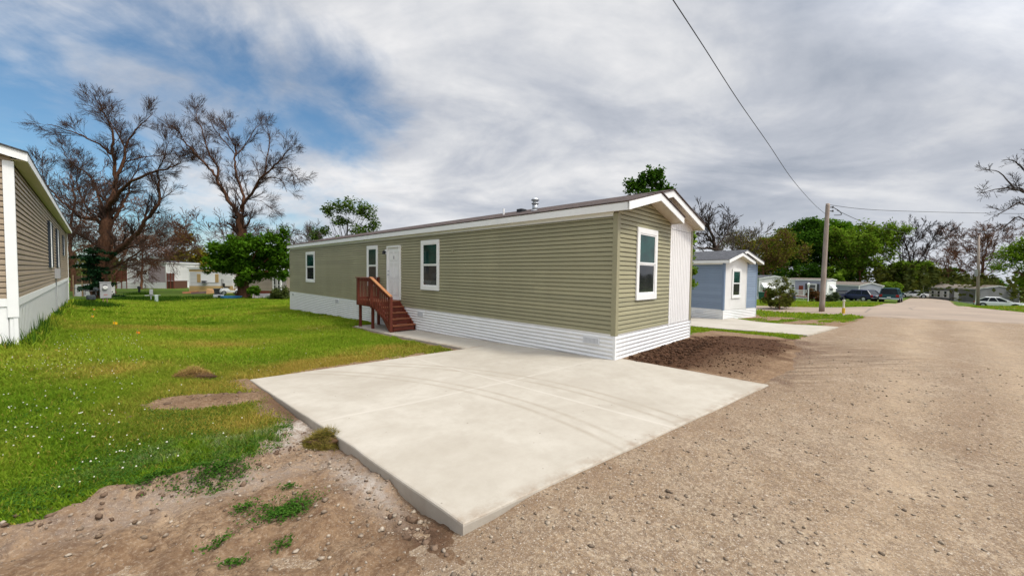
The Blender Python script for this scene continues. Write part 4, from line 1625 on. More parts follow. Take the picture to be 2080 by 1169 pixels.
# plane of the cloud deck, axes turned so x runs across the view and y away from it
nt.links.new(maths(nt, 'DIVIDE', dotv((_cy, -_sy, 0)), zc), cb.inputs[0])
nt.links.new(maths(nt, 'DIVIDE', dotv((_sy, _cy, 0)), zc), cb.inputs[1])
uv = cb.outputs[0]


def mapped(scale, rot=0, loc=(0, 0, 0)):
    m_ = nt.nodes.new('ShaderNodeMapping')
    m_.inputs['Scale'].default_value = scale
    m_.inputs['Rotation'].default_value = (0, 0, rot)
    m_.inputs['Location'].default_value = loc
    nt.links.new(uv, m_.inputs['Vector'])
    return m_.outputs[0]


def mrange(v, a, b, c=0.0, d=1.0):
    n_ = nt.nodes.new('ShaderNodeMapRange')
    n_.interpolation_type = 'SMOOTHSTEP'
    nt.links.new(v, n_.inputs[0])
    for i, q in enumerate((a, b, c, d)):
        n_.inputs[i + 1].default_value = q
    return n_.outputs[0]


big = noise(nt, mapped((1.1, 1.0, 1), R(18), (5.3, 2.2, 0)), 2.0, 9, .56, .35)
wisp = noise(nt, mapped((1.2, 1.0, 1), R(-30), (7, 2, 0)), 4.6, 9, .60, .5)
dens = maths(nt, 'ADD', maths(nt, 'MULTIPLY', big, .72), maths(nt, 'MULTIPLY', wisp, .28))
across = dotv(tuple(RT))
# more open sky to the left of the view, closed deck to the right
dens = maths(nt, 'ADD', dens, mrange(across, -.82, .15, -.015, .27))
# a hole of blue upper left
hole = mrange(dotv(tuple(Vector(ray(110, 190)).normalized())), .84, .99, 0, .105)
hole2 = mrange(dotv(tuple(Vector(ray(720, 190)).normalized())), .985, .9995, 0, .09)
dens = maths(nt, 'SUBTRACT', dens, maths(nt, 'ADD', hole, hole2))
cover = mrange(dens, .30, .62)
# lit tops and grey bases
shade = noise(nt, mapped((.62, 1.1, 1), R(8), (1.3, 9, 0)), 1.7, 7, .55, .5)
fine = noise(nt, mapped((1, 1.2, 1), R(20), (4, 4, 0)), 5.5, 8, .58, .4)
sh = maths(nt, 'ADD', maths(nt, 'ADD', maths(nt, 'MULTIPLY', shade, .82), maths(nt, 'MULTIPLY', fine, .18)), mrange(across, -.5, .75, .045, -.055))
cc = ramp(nt, sh, [(.34, (.32, .355, .42)), (.45, (.455, .48, .535)), (.53, (.60, .612, .64)), (.62, (.76, .755, .76))])
# paler towards the horizon
cc = mix(nt, mrange(sx.outputs['Z'], .0, .22, .75, 0), cc, (.58, .61, .66))
# thin cloud glows where the veiled sun stands, and overhead
glow = mrange(dotv(tuple(sd)), .45, 1.0, 1.0, 3.2)
glow = maths(nt, 'MULTIPLY', glow, mrange(sx.outputs['Z'], .62, .95, 1.0, 1.5))
cs_ = mix(nt, 1.0, cc, g(1 / STR), 'MULTIPLY')
gl_ = nt.nodes.new('ShaderNodeVectorMath')
gl_.operation = 'SCALE'
nt.links.new(cs_, gl_.inputs[0])
nt.links.new(glow, gl_.inputs['Scale'])
cs_ = gl_.outputs[0]
n_ = nt.nodes.new('ShaderNodeMix')
n_.data_type = 'RGBA'
skyc = mix(nt, 1.0, sky.outputs[0], (.74, 1.0, 1.10), 'MULTIPLY')
fin = mix(nt, cover, skyc, cs_)
nt.links.new(fin, bg.inputs['Color'])
bg.inputs['Strength'].default_value = STR

SC.view_settings.view_transform = 'Standard'
SC.view_settings.look = 'None'
SC.view_settings.exposure = .24
SC.view_settings.gamma = 1
SC.cycles.max_bounces = 6
SC.cycles.diffuse_bounces = 3
SC.cycles.transparent_max_bounces = 4
SC.cycles.use_denoising = True

# ------------------------------------------------------------------ trees
def unit(a):
    return a / (np.linalg.norm(a, axis=-1, keepdims=True) + 1e-9)


class Sticks:
    """polylines of K points meshed together as thin three-sided tubes"""
    K = 5

    def __init__(s):
        s.P, s.Rr = [], []

    def spawn(s, P, Rr, per, length, spread, rscale, rg, droop=0.0, up=0.0, t0=.2, keep_len=True):
        """children along polylines P (n,K,3)"""
        n_, K = P.shape[:2]
        m_ = n_ * per
        par = np.repeat(np.arange(n_), per)
        t = t0 + (1 - t0) * rg.random(m_) ** .8
        q = t * (K - 1)
        i = np.minimum(q.astype(int), K - 2)
        f = (q - i)[:, None]
        a, b = P[par, i], P[par, i + 1]
        st = a * (1 - f) + b * f
        tan = unit(b - a)
        rr = Rr[par, i] * (1 - f[:, 0]) + Rr[par, i + 1] * f[:, 0]
        rnd = rg.normal(size=(m_, 3))
        rnd = unit(rnd - tan * (rnd * tan).sum(-1, keepdims=True))
        sp_ = (spread * (.6 + .8 * rg.random(m_)))[:, None]
        d = unit(tan * np.cos(sp_) + rnd * np.sin(sp_) + np.array([0, 0, up]))
        L_ = length * (.5 + .8 * rg.random(m_)) * (1.15 - .55 * t)
        return s.grow(st, d, L_, rr * rscale, rg, droop)

    def grow(s, st, d, L_, r0, rg, droop=0.0):
        K = s.K
        m_ = len(st)
        pts = np.zeros((m_, K, 3))
        pts[:, 0] = st
        dd = d.copy()
        for k in range(1, K):
            dd = unit(dd + rg.normal(size=(m_, 3)) * .085 + np.array([0, 0, -droop * k / K]))
            pts[:, k] = pts[:, k - 1] + dd * (L_ / (K - 1))[:, None]
        rad = r0[:, None] * np.linspace(1, .35, K)[None, :]
        s.P.append(pts)
        s.Rr.append(rad)
        return pts, rad

    def build(s, name, mat, parent, rmin=.006):
        P = np.concatenate(s.P)
        Rr = np.maximum(np.concatenate(s.Rr), rmin)
        n_, K = P.shape[:2]
        tan = np.gradient(P, axis=1)
        tan = unit(tan)
        ref = np.where(np.abs(tan[..., 2:3]) > .9, np.array([1., 0, 0]), np.array([0, 0, 1.]))
        a = unit(np.cross(tan, ref))
        b = np.cross(tan, a)
        S_ = 3
        ring = np.stack([P + Rr[..., None] * (a * math.cos(2 * math.pi * k / S_) + b * math.sin(2 * math.pi * k / S_)) for k in range(S_)], 2)
        idx = np.arange(n_ * K * S_).reshape(n_, K, S_)
        q = np.stack([idx[:, :-1], np.roll(idx[:, :-1], -1, 2), np.roll(idx[:, 1:], -1, 2), idx[:, 1:]], -1)
        return np_mesh(name, ring.reshape(-1, 3), q.reshape(-1), 4, mat, parent)


def resample(pts, K):
    pts = np.array([tuple(p) for p in pts], float)
    d = np.concatenate([[0], np.cumsum(np.linalg.norm(np.diff(pts, axis=0), axis=1))])
    t = np.linspace(0, d[-1], K)
    return np.stack([np.interp(t, d, pts[:, i]) for i in range(3)], -1), d[-1]


def smooth_path(pts, n=4):
    """Catmull-Rom through the points"""
    pts = [Vector(p) for p in pts]
    out = []
    for i in range(len(pts) - 1):
        p0, p1, p2, p3 = pts[max(i - 1, 0)], pts[i], pts[i + 1], pts[min(i + 2, len(pts) - 1)]
        for k in range(n):
            t = k / n
            out.append(.5 * ((2 * p1) + (p2 - p0) * t + (2 * p0 - 5 * p1 + 4 * p2 - p3) * t * t + (3 * p1 - p0 - 3 * p2 + p3) * t ** 3))
    out.append(pts[-1])
    return out


def bare_tree(label, base, limbs, mat, name='bare_tree', group=None, seed=1, lv=((7, 2.4, .7), (6, 1.2, .65), (4, .6, .6)), rmin=.012, droop=0.0, up=.12, leaves=None, twig=None):
    """limbs: list of (world points, r0, r1); twigs sprout along them"""
    rg = np.random.default_rng(seed)
    root = empty(name, base, 0, label, 'tree', group)
    off = Vector(base)
    tb = MB()
    st = Sticks()
    P, Rr = [], []
    for i, (pts, r0, r1) in enumerate(limbs):
        if i:
            r0 *= .74
        r1 = min(r1, .022) if i or r1 < .2 else r1
        sm = smooth_path([Vector(p) - off for p in pts])
        n_ = len(sm)
        jit = min(.07, r0 * .3)
        sm = [p + Vector(rg.normal(size=3)) * jit * (0 < k < n_ - 1) for k, p in enumerate(sm)]
        rad = [r0 + (r1 - r0) * (k / (n_ - 1)) ** .8 for k in range(n_)]
        if i == 0:
            rad[0] *= 1.35
        tb.tube(sm, rad, 8 if r0 > .15 else 5, False)
        # pieces of the limb carry twigs
        npz = max(1, int(sum((a - b).length for a, b in zip(sm, sm[1:])) / 3.0))
        cut = np.linspace(0, n_ - 1, npz + 1).astype(int)
        for a, b in zip(cut, cut[1:]):
            if b - a < 1 or (i == 0 and b < n_ * .5):
                continue
            rp, L_ = resample(sm[a:b + 1], Sticks.K)
            P.append(rp)
            Rr.append(np.linspace(rad[a], rad[b], Sticks.K))
    tb.build('trunk', mat, root, True)
    P, Rr = np.array(P), np.array(Rr)
    tips = P
    for k, (per, L_, spd) in enumerate(lv):
        if k == 0:
            P, Rr = st.spawn(P, Rr, per, L_, spd, .40, rg, droop, up, .05)
        else:
            P, Rr = st.spawn(P, Rr, per, L_, spd, .62, rg, droop, up * .6)
        tips = P
    st.build('branches', twig or mat, root, rmin)
    if leaves:
        cnt, size, lm, zmax, sd_ = leaves
        tp = tips[:, 1:].reshape(-1, 3)
        tp = tp[tp[:, 2] < zmax] if zmax else tp
        pick = tp[rg.integers(0, len(tp), cnt)] + rg.normal(size=(cnt, 3)) * sd_
        V, Fq = leaf_quads(pick[:, 0], pick[:, 1], pick[:, 2], size, .5, seed + 5)
        np_mesh('foliage', V, Fq, 4, lm, root, {'tint': np.repeat(rg.random(cnt), 4)})
    return root


def auto_limbs(base, H, spread, nl, rg, r0, lean=(0, 0), split=.3):
    """trunk and main limbs for trees that were not traced"""
    b = Vector(base)
    out = []
    top = b + Vector((lean[0], lean[1], H * .93))
    mid = b.lerp(top, .5) + Vector((rg.normal() * .03 * H, rg.normal() * .03 * H, 0))
    out.append(([b, b.lerp(mid, .6), mid, mid.lerp(top, .55) + Vector((rg.normal() * .04 * H, rg.normal() * .04 * H, 0)), top], r0, r0 * .10))
    for i in range(nl):
        t = split + (.85 - split) * (i + rg.random() * .6) / nl
        s_ = b.lerp(mid, t / .5) if t < .5 else mid.lerp(top, (t - .5) / .5)
        a = i * 2.4 + rg.random() * .8
        L_ = spread * (1.15 - .65 * t) * (.8 + .4 * rg.random())
        rise = H * (1 - t) * (.55 + .3 * rg.random())
        e = s_ + Vector((math.cos(a) * L_, math.sin(a) * L_, rise))
        m1 = s_.lerp(e, .4) + Vector((math.cos(a) * L_ * .12, math.sin(a) * L_ * .12, -rise * .06))
        out.append(([s_, m1, s_.lerp(e, .75) + Vector((0, 0, rise * .02)), e], r0 * .5 * (1.1 - .6 * t), r0 * .07))
    return out


def leafy_tree(label, base, clumps, dep, mat_leaf, mat_bark, n_leaf=9000, size=.16, sub=.85, seed=1, r0=.25, name='tree', group=None, trunk_top=None, hole=.47, upb=.6, limbs=9, squash=.75, part='crown', shell=.55, lpc=46):
    """clumps: crown masses (px, py, half width px, half height px) standing at depth dep"""
    rg = np.random.default_rng(seed)
    base = Vector(base)
    cat = 'shrub' if 'shrub' in name or 'bush' in name else 'tree'
    root = empty(name, base, 0, label, cat, group)
    k = dep / FPX
    C_, cols, cent = [], [], []
    tot = sum(c[2] * c[3] for c in clumps)
    for c in clumps:
        ctr = np.array(at(c[0], c[1], dep + (c[4] if len(c) > 4 else 0)) - base)
        rx_, rz_ = c[2] * k, c[3] * k
        ns = max(4, int(n_leaf / lpc * c[2] * c[3] / tot))
        d = unit(rg.normal(size=(ns, 3)))
        rad = shell + (1 - shell) * rg.random(ns) ** .6
        sc = ctr + d * rad[:, None] * np.array([rx_, rx_ * .9, rz_])
        keep = fbm(sc[:, 0] * .55 + seed, sc[:, 2] * .55 + sc[:, 1] * .4, 3) > hole - .12
        sc = sc[keep]
        cent.append(sc)
    sc = np.concatenate(cent)
    per = int(n_leaf / max(1, len(sc)))
    cl = np.repeat(sc, per, 0)
    srad = np.repeat(sub * (.6 + .7 * rg.random(len(sc))), per)
    d = unit(rg.normal(size=(len(cl), 3)))
    q = cl + d * (srad * rg.random(len(cl)) ** .45)[:, None] * np.array([1, 1, squash])
    V, Fq = leaf_quads(q[:, 0], q[:, 1], q[:, 2], size, upb, seed)
    tint = np.clip(np.repeat(rg.random(len(sc)) * .55, per) + rg.random(len(cl)) * .45, 0, 1)
    np_mesh(part, V, Fq, 4, mat_leaf, root, {'tint': np.repeat(tint, 4)})
    # trunk and limbs
    tb = MB()
    cc_ = Vector(sc.mean(0))
    tt = Vector((cc_.x * .6, cc_.y * .6, cc_.z))
    tb.tube(smooth_path([(0, 0, -.15), (tt.x * .2 + .05 * r0, tt.y * .2, tt.z * .4), tuple(tt)]), [r0 * 1.3] + list(np.linspace(r0, r0 * .45, 8)), 8)
    o_ = rg.permutation(len(sc))[:limbs]
    for i in o_:
        e = Vector(sc[i])
        s_ = Vector((tt.x * .5, tt.y * .5, tt.z * (.35 + .5 * rg.random())))
        m_ = s_.lerp(e, .5) + Vector((0, 0, -.08 * (e - s_).length))
        tb.tube(smooth_path([s_, m_, e]), list(np.linspace(r0 * .35, r0 * .06, 9)), 5)
    tb.build('trunk' if cat == 'tree' else 'stem', mat_bark, root, True)
    return root


B_BROWN = bark('brown_bark', (.034, .017, .010), (.125, .060, .034))
B_DARK = bark('dark_bark', (.020, .014, .012), (.060, .042, .034))
B_RED = bark('red_brown_bark', (.075, .034, .020), (.19, .095, .055))
B_TWIG = bark('dark_twig', (.030, .018, .014), (.085, .050, .037))
B_GREY = bark('grey_bark', (.05, .042, .038), (.14, .115, .10))
L_DEEP = leafmat('leaf_deep', (.020, .062, .008), (.075, .160, .018))
L_MAPLE = leafmat('leaf_maple', (.026, .085, .006), (.120, .235, .016))
L_OLIVE = leafmat('leaf_olive', (.060, .075, .010), (.17, .165, .026))
L_BRIGHT = leafmat('leaf_bright', (.065, .13, .010), (.20, .30, .035))
L_SPRUCE = leafmat('leaf_spruce', (.006, .022, .010), (.018, .050, .020), .1)
L_RUST = leafmat('leaf_rust', (.06, .030, .014), (.14, .075, .032))
L_GREY = leafmat('leaf_greygreen', (.045, .065, .035), (.11, .14, .07))

# big bare tree on the left: limbs follow the photograph, with depth
SCL1 = 2.541
t1 = lambda dep: (lambda X, Y, dd=0: at(50 + X / SCL1, 170 + Y / SCL1, dep + dd))
q = t1(36.0)
b1 = G(205, 605)
limbs1 = [([b1 - Vector((0, 0, .2)), q(388, 1000), q(405, 880), q(428, 760), q(430, 690)], .62, .40),
          ([q(430, 700), q(458, 560, .5), q(468, 470, .8), q(455, 350, .6), q(452, 240, .2), q(405, 150), q(378, 85, -.3)], .30, .03),
          ([q(425, 650), q(470, 580, -.6), q(530, 520, -1.2), q(640, 465, -2), q(730, 440, -2.5), q(785, 420, -3), q(820, 395, -3.2)], .26, .03),
          ([q(470, 490, .8), q(512, 400, 1.2), q(525, 330, 1.6), q(562, 255, 2), q(605, 205, 2.3), q(660, 150, 2.8)], .22, .03),
          ([q(520, 340, 1.6), q(475, 250, 2.4), q(436, 190, 3), q(378, 120, 3.6)], .12, .02),
          ([q(445, 365, .6), q(385, 312, 0), q(300, 272, -.8), q(225, 242, -1.4), q(165, 220, -2), q(115, 208, -2.3)], .14, .02),
          ([q(440, 900), q(525, 825, -.8), q(598, 745, -1.5), q(640, 680, -1.8), q(692, 612, -2), q(690, 500, -2), q(697, 430, -2.2), q(745, 300, -2.6)], .34, .03),
          ([q(430, 740), q(490, 650, 1.2), q(528, 580, 2), q(560, 480, 3), q(600, 400, 4)], .22, .03),
          ([q(405, 720), q(350, 695, -.6), q(288, 690, -1.2), q(230, 640, -2), q(170, 590, -2.6), q(110, 510, -3.2), q(85, 440, -3.6)], .22, .03),
          ([q(405, 650), q(372, 550, 1), q(330, 470, 1.8), q(242, 410, 2.5), q(190, 330, 3)], .18, .02),
          ([q(510, 405, 1.2), q(620, 378, 1.8), q(720, 368, 2.4), q(830, 345, 3)], .09, .02),
          ([q(430, 960), q(520, 915, -1.5), q(620, 850, -3), q(700, 840, -4), q(755, 900, -4.5)], .14, .02),
          ([q(440, 840), q(560, 820, 2), q(650, 790, 3.5), q(730, 740, 5)], .12, .02),
          ([q(400, 860), q(325, 800, 1.5), q(250, 760, 2.5), q(180, 680, 3.5), q(130, 560, 4)], .16, .02),
          ([q(395, 900), q(330, 850, -2), q(270, 830, -3.5), q(220, 850, -5)], .11, .02),
          ([q(360, 690), q(300, 600, 2.5), q(270, 500, 3.5), q(280, 400, 4)], .12, .02)]
bare_tree('tall bare tree with thick forked brown trunk behind the grey meter cabinet', b1, limbs1, B_BROWN, seed=3, lv=((8, 2.0, .58), (10, 1.1, .55), (6, .6, .5)), rmin=.0075, up=.2, twig=B_TWIG)
q2_ = lambda X, Y, dd=0: at(320 + X / 2.656, 190 + Y / 2.656, 40.0 + dd)
b2 = G(493, 603)
limbs2 = [([b2, q2_(462, 900), q2_(452, 740), q2_(440, 650)], .55, .34),
          ([q2_(442, 655), q2_(390, 590, -.5), q2_(340, 500, -1), q2_(318, 450, -1.2), q2_(270, 390, -1.5), q2_(200, 320, -2), q2_(150, 262, -2.4), q2_(115, 215, -2.8), q2_(92, 180, -3)], .27, .03),
          ([q2_(320, 455, -1.2), q2_(325, 400, -.6), q2_(270, 310, 0), q2_(240, 200, .5), q2_(208, 130, .8), q2_(218, 85, 1)], .17, .02),
          ([q2_(450, 640), q2_(462, 560, .4), q2_(430, 450, .8), q2_(415, 350, 1), q2_(420, 300, 1.2), q2_(385, 230, 1.6), q2_(355, 140, 2)], .24, .03),
          ([q2_(425, 335, 1), q2_(365, 265, 2), q2_(305, 190, 3), q2_(280, 130, 3.5)], .09, .02),
          ([q2_(425, 330, 1.1), q2_(480, 270, 1.6), q2_(520, 200, 2.2), q2_(570, 150, 2.8)], .09, .02),
          ([q2_(452, 620), q2_(500, 540, -.4), q2_(570, 450, -.9), q2_(620, 400, -1.2), q2_(670, 350, -1.6), q2_(715, 285, -2)], .24, .03),
          ([q2_(580, 435, -.9), q2_(590, 340, -.2), q2_(606, 265, .4), q2_(595, 195, 1)], .11, .02),
          ([q2_(620, 402, -1.2), q2_(690, 400, -1.8), q2_(720, 415, -2.4), q2_(755, 450, -3)], .09, .02),
          ([q2_(575, 458, -.9), q2_(640, 455, -1.6), q2_(678, 480, -2.2), q2_(698, 530, -2.6)], .08, .02),
          ([q2_(450, 740), q2_(488, 695, -.3), q2_(500, 672, -.4)], .24, .15),
          ([q2_(490, 572, .2), q2_(560, 580, .8), q2_(612, 620, 1.4)], .05, .015),
          ([q2_(430, 460, .8), q2_(470, 430, 2.0), q2_(540, 410, 3.2)], .06, .015)]
bare_tree('bare forked tree rising out of the green maple crown', b2, limbs2, B_BROWN, seed=4, lv=((8, 1.95, .58), (10, 1.05, .55), (6, .58, .5)), rmin=.0075, up=.2, twig=B_TWIG)
rgx_ = np.random.default_rng(21)
for lab, px, dep, H, sprd, mat, sd_ in (('reddish brown leafless tree standing left behind the forked trunk', 150, 46, 15.5, 7.5, B_RED, 31), ('low reddish bare tree between the white home and the forked trunk', 285, 52, 10.5, 6.5, B_RED, 32),
                                        ('small bare tree with pale broken stem left of the maple', 458, 50, 9.5, 5.5, B_BROWN, 33), ('thin grey saplings bare above the far end of the olive home', 617, 52, 9.0, 3.2, B_GREY, 34)):
    bb = B(px, dep)
    bare_tree(lab, bb, auto_limbs(bb, H, sprd, 11, np.random.default_rng(sd_), .26 if H > 12 else .16), mat, seed=sd_, lv=((6, 2.2, .7), (6, 1.15, .7), (4, .6, .65)), rmin=.017)

bb = B(232, 43)
bare_tree('dense reddish twiggy thicket tree right beside the forked trunk', bb, auto_limbs(bb, 7.6, 6.0, 16, np.random.default_rng(36), .15, split=.12), B_RED, seed=36, lv=((8, 2.0, .8), (7, 1.1, .8), (5, .6, .7)), rmin=.013, up=-.05, droop=.25)
# spruce boughs in front of the big trunk
sb = B(190, 34.0)
root = empty('spruce_tree', sb, 0, 'small ragged dark spruce in front of the forked bare trunk', 'tree')
tb = MB()
tb.tube([(0, 0, -.2), (.05, 0, 2.5), (0, .1, 4.6)], [.14, .09, .02], 7)
rg = np.random.default_rng(8)
N_, V_ = [], []
for i in range(46):
    h_ = 1.0 + 3.6 * (i / 46) + rg.normal() * .25
    a = i * 2.39
    L_ = (1.9 - .14 * h_) * (.3 + 1.0 * rg.random() ** 1.5)
    p0 = Vector((0, 0, h_))
    p1 = p0 + Vector((math.cos(a), math.sin(a), -.10)) * L_ * .6
    p2 = p0 + Vector((math.cos(a), math.sin(a), -.18)) * L_
    tb.tube([p0, p1, p2], [.03, .02, .008], 4)
    n_ = int(140 * L_)
    t = rg.random(n_) ** .7
    side = rg.normal(size=n_) * .22 * (1.1 - t * .6)
    N_.append(np.stack([math.cos(a) * L_ * t - math.sin(a) * side, math.sin(a) * L_ * t + math.cos(a) * side, h_ - .18 * L_ * t + rg.normal(size=n_) * .07 - np.abs(side) * .3], -1))
tb.build('trunk', B_DARK, root)
N_ = np.concatenate(N_)
V, Fq = leaf_quads(N_[:, 0], N_[:, 1], N_[:, 2], .085, .5, 4)
np_mesh('needles', V, Fq, 4, L_SPRUCE, root, {'tint': np.repeat(rg.random(len(N_)), 4)})

leafy_tree('round green maple with short trunk near the far end of the lawn', B(494, 38.5), [(464, 530, 44, 30), (500, 515, 46, 38), (552, 500, 32, 34), (520, 548, 40, 24), (446, 512, 26, 22), (572, 535, 16, 34), (500, 570, 18, 12), (578, 462, 9, 24), (432, 545, 16, 12)], 38.5, leafmat('leaf_maple_dark', (.020, .068, .005), (.110, .220, .016)), B_BROWN, 30000, .125, .55, 5, .42, 'maple_tree', hole=.53, shell=.45)
leafy_tree('yellowish green tree behind the white home and the tan trailer', B(388, 62), [(385, 530, 34, 26), (350, 545, 26, 18), (372, 492, 9, 22), (420, 548, 18, 16), (398, 565, 16, 16)], 62, leafmat('leaf_yellow', (.075, .075, .008), (.22, .18, .02)), B_DARK, 11000, .2, .9, 6, .25)
leafy_tree('airy light green tree showing over the roof of the olive home', B(700, 47), [(672, 426, 16, 14), (708, 418, 30, 18), (745, 428, 18, 18), (760, 452, 12, 16), (690, 450, 22, 12), (735, 472, 34, 16), (705, 490, 40, 12), (640, 480, 9, 18), (660, 468, 12, 9)], 47, leafmat('leaf_airy', (.034, .075, .012), (.11, .17, .03)), B_DARK, 6500, .13, .62, 7, .12, hole=.37, shell=.12, lpc=20, limbs=34)
leafy_tree('dark upright tree top showing over the ridge of the olive home', B(1322, 44), [(1280, 380, 9, 14), (1302, 372, 10, 20), (1322, 362, 11, 18), (1340, 366, 10, 20), (1360, 380, 9, 13), (1318, 420, 45, 34)], 44, L_DEEP, B_DARK, 11000, .17, .5, 8, .25, hole=.38, squash=1.2)
leafy_tree('leafy young tree half hidden behind the right end of the olive home', B(1404, 17.5), [(1403, 500, 7, 26), (1404, 545, 8, 20), (1411, 576, 10, 9), (1400, 470, 6, 14)], 17.5, L_BRIGHT, B_GREY, 1500, .07, .22, 9, .05, hole=.4, limbs=12)
# bare trees behind the blue home
q3_ = lambda X, Y, dd=0: at(1380 + X / 7.79, 410 + Y / 7.79, 48.0 + dd)
b3 = B(1459, 48)
limbs3 = [([b3, q3_(610, 900), q3_(580, 750), q3_(545, 660), q3_(525, 520), q3_(440, 380, 1), q3_(345, 250, 1.5), q3_(315, 170, 2)], .42, .03),
          ([q3_(545, 665), q3_(470, 560, -1), q3_(390, 510, -2), q3_(280, 490, -3), q3_(215, 520, -3.5)], .20, .03),
          ([q3_(535, 640), q3_(440, 610, 1), q3_(340, 640, 2), q3_(270, 690, 3)], .15, .03),
          ([q3_(580, 760), q3_(480, 740, -1), q3_(360, 725, -2), q3_(230, 740, -3), q3_(120, 760, -3)], .26, .05),
          ([q3_(525, 530), q3_(470, 420, -1.5), q3_(480, 300, -2), q3_(525, 160, -2.5)], .10, .02),
          ([q3_(585, 740), q3_(620, 670, .5), q3_(680, 600, 1), q3_(760, 480, 1.5), q3_(800, 300, 2), q3_(800, 200, 2)], .16, .02),
          ([q3_(550, 570), q3_(640, 540, -1.5), q3_(690, 400, -2), q3_(710, 230, -2)], .09, .02)]
bare_tree('dark spreading bare tree behind the grey roof of the blue home', b3, limbs3, B_DARK, seed=12, lv=((6, 1.9, .7), (6, 1.0, .6), (3, .6, .55)), rmin=.02, up=.3)
bb = B(1490, 56)
bare_tree('slender bare tree right of the dark spreading one', bb, auto_limbs(bb, 11.0, 4.5, 10, np.random.default_rng(41), .2, (.6, 0)), B_GREY, seed=41, lv=((5, 2.2, .5), (5, 1.2, .5), (3, .6, .5)), rmin=.018, up=.45)
bb = B(1552, 70)
bare_tree('half dead brown tree with sparse olive leaves between blue and white homes', bb, auto_limbs(bb, 12.0, 6.4, 12, np.random.default_rng(43), .26), B_RED, seed=43, lv=((6, 2.2, .8), (6, 1.2, .8), (4, .6, .7)), rmin=.022, up=0, leaves=(7000, .16, L_OLIVE, None, .35))
leafy_tree('big dark green tree behind the white homes', B(1618, 86), [(1600, 505, 44, 42), (1560, 520, 40, 40), (1640, 490, 42, 44), (1600, 550, 60, 40), (1635, 465, 24, 22)], 86, L_DEEP, B_DARK, 30000, .24, 1.15, 11, .4, hole=.40)
leafy_tree('big bright topped green tree directly behind the utility pole', B(1690, 88), [(1690, 492, 46, 46), (1660, 475, 28, 30), (1715, 485, 32, 36), (1690, 550, 52, 40), (1735, 520, 24, 40)], 88, L_MAPLE, B_DARK, 30000, .24, 1.1, 12, .4, hole=.40)
bb = B(1748, 80)
bare_tree('brown limbed tree with thin yellow green leaves right of the utility pole', bb, auto_limbs(bb, 14.4, 6.6, 13, np.random.default_rng(47), .28), B_RED, seed=47, lv=((6, 2.2, .7), (6, 1.1, .7), (4, .6, .6)), rmin=.02, leaves=(17000, .23, L_BRIGHT, None, .4))
leafy_tree('young pale green tree at the corner of the lavender white home', B(1697, 76), [(1694, 560, 18, 22), (1702, 588, 14, 16)], 76, L_BRIGHT, B_DARK, 4500, .2, .6, 13, .12)
bb = B(1843, 82)
bare_tree('dead topped tree with leaves on its lower half right of the pickup', bb, auto_limbs(bb, 17.0, 6.2, 13, np.random.default_rng(51), .3, split=.16), B_DARK, seed=51, lv=((6, 2.3, .55), (6, 1.2, .5), (3, .6, .5)), rmin=.022, up=.35, leaves=(13000, .26, L_BRIGHT, 6.8, .5))
leafy_tree('green undergrowth tree behind the dark pickup', B(1805, 88), [(1790, 572, 34, 24), (1840, 590, 40, 20), (1880, 566, 30, 26), (1770, 590, 24, 20)], 88, L_OLIVE, B_DARK, 14000, .22, .9, 14, .2)
leafy_tree('pale round shrub beside the grey gabled garage', B(1809, 72), [(1809, 586, 17, 13)], 72, L_BRIGHT, B_DARK, 2600, .2, .55, 15, .08, 'round_shrub')
leafy_tree('deep green tree behind the low grey home', B(1950, 98), [(1935, 568, 30, 24), (1900, 575, 24, 18), (1985, 580, 40, 18)], 98, L_MAPLE, B_DARK, 10000, .24, .9, 16, .2)
bb = B(1990, 92)
bare_tree('tall bare tree behind the far utility pole', bb, auto_limbs(bb, 20.0, 9.0, 14, np.random.default_rng(53), .32, split=.2), B_RED, seed=53, lv=((6, 2.4, .7), (6, 1.2, .7), (4, .65, .6)), rmin=.024)
bb = B(1925, 94)
bare_tree('leaning reddish bare tree behind the low grey home', bb, auto_limbs(bb, 13.5, 7.5, 11, np.random.default_rng(54), .24), B_RED, seed=54, lv=((6, 2.2, .8), (5, 1.2, .8), (4, .6, .7)), rmin=.022)
q5_ = lambda px, py, dd=0: at(px, py, 30.0 + dd)
b5 = B(2125, 30)
limbs5 = [([b5, q5_(2122, 560), q5_(2110, 480), q5_(2105, 400), q5_(2110, 320), q5_(2120, 250)], .42, .10),
          ([q5_(2108, 450), q5_(2080, 388, .5), q5_(2060, 380, .8), q5_(2030, 350, 1.2), q5_(1998, 345, 1.6)], .14, .02),
          ([q5_(2095, 395), q5_(2060, 384, -.6), q5_(2030, 383, -1), q5_(1992, 392, -1.6)], .11, .02),
          ([q5_(2106, 440), q5_(2075, 412, -1.4), q5_(2045, 425, -2), q5_(2020, 440, -2.4)], .10, .02),
          ([q5_(2108, 400), q5_(2080, 345, 1), q5_(2055, 326, 1.6), q5_(2035, 325, 2)], .10, .02),
          ([q5_(2110, 480), q5_(2070, 440, 1.5), q5_(2040, 462, 2), q5_(2010, 470, 2.6)], .10, .02)]
bare_tree('dark bare limbs of a tree reaching in from the right edge', b5, limbs5, B_DARK, seed=61, lv=((6, 1.1, .6), (5, .6, .6), (3, .35, .5)), rmin=.010, leaves=None)
leafy_tree('olive leaved tree at the right edge behind the white car', B(2098, 50), [(2058, 520, 26, 20), (2088, 500, 26, 30), (2034, 540, 15, 10), (2100, 560, 20, 34)], 50, L_BRIGHT, B_BROWN, 5500, .14, .9, 17, .2, hole=.50, shell=.25, lpc=30)

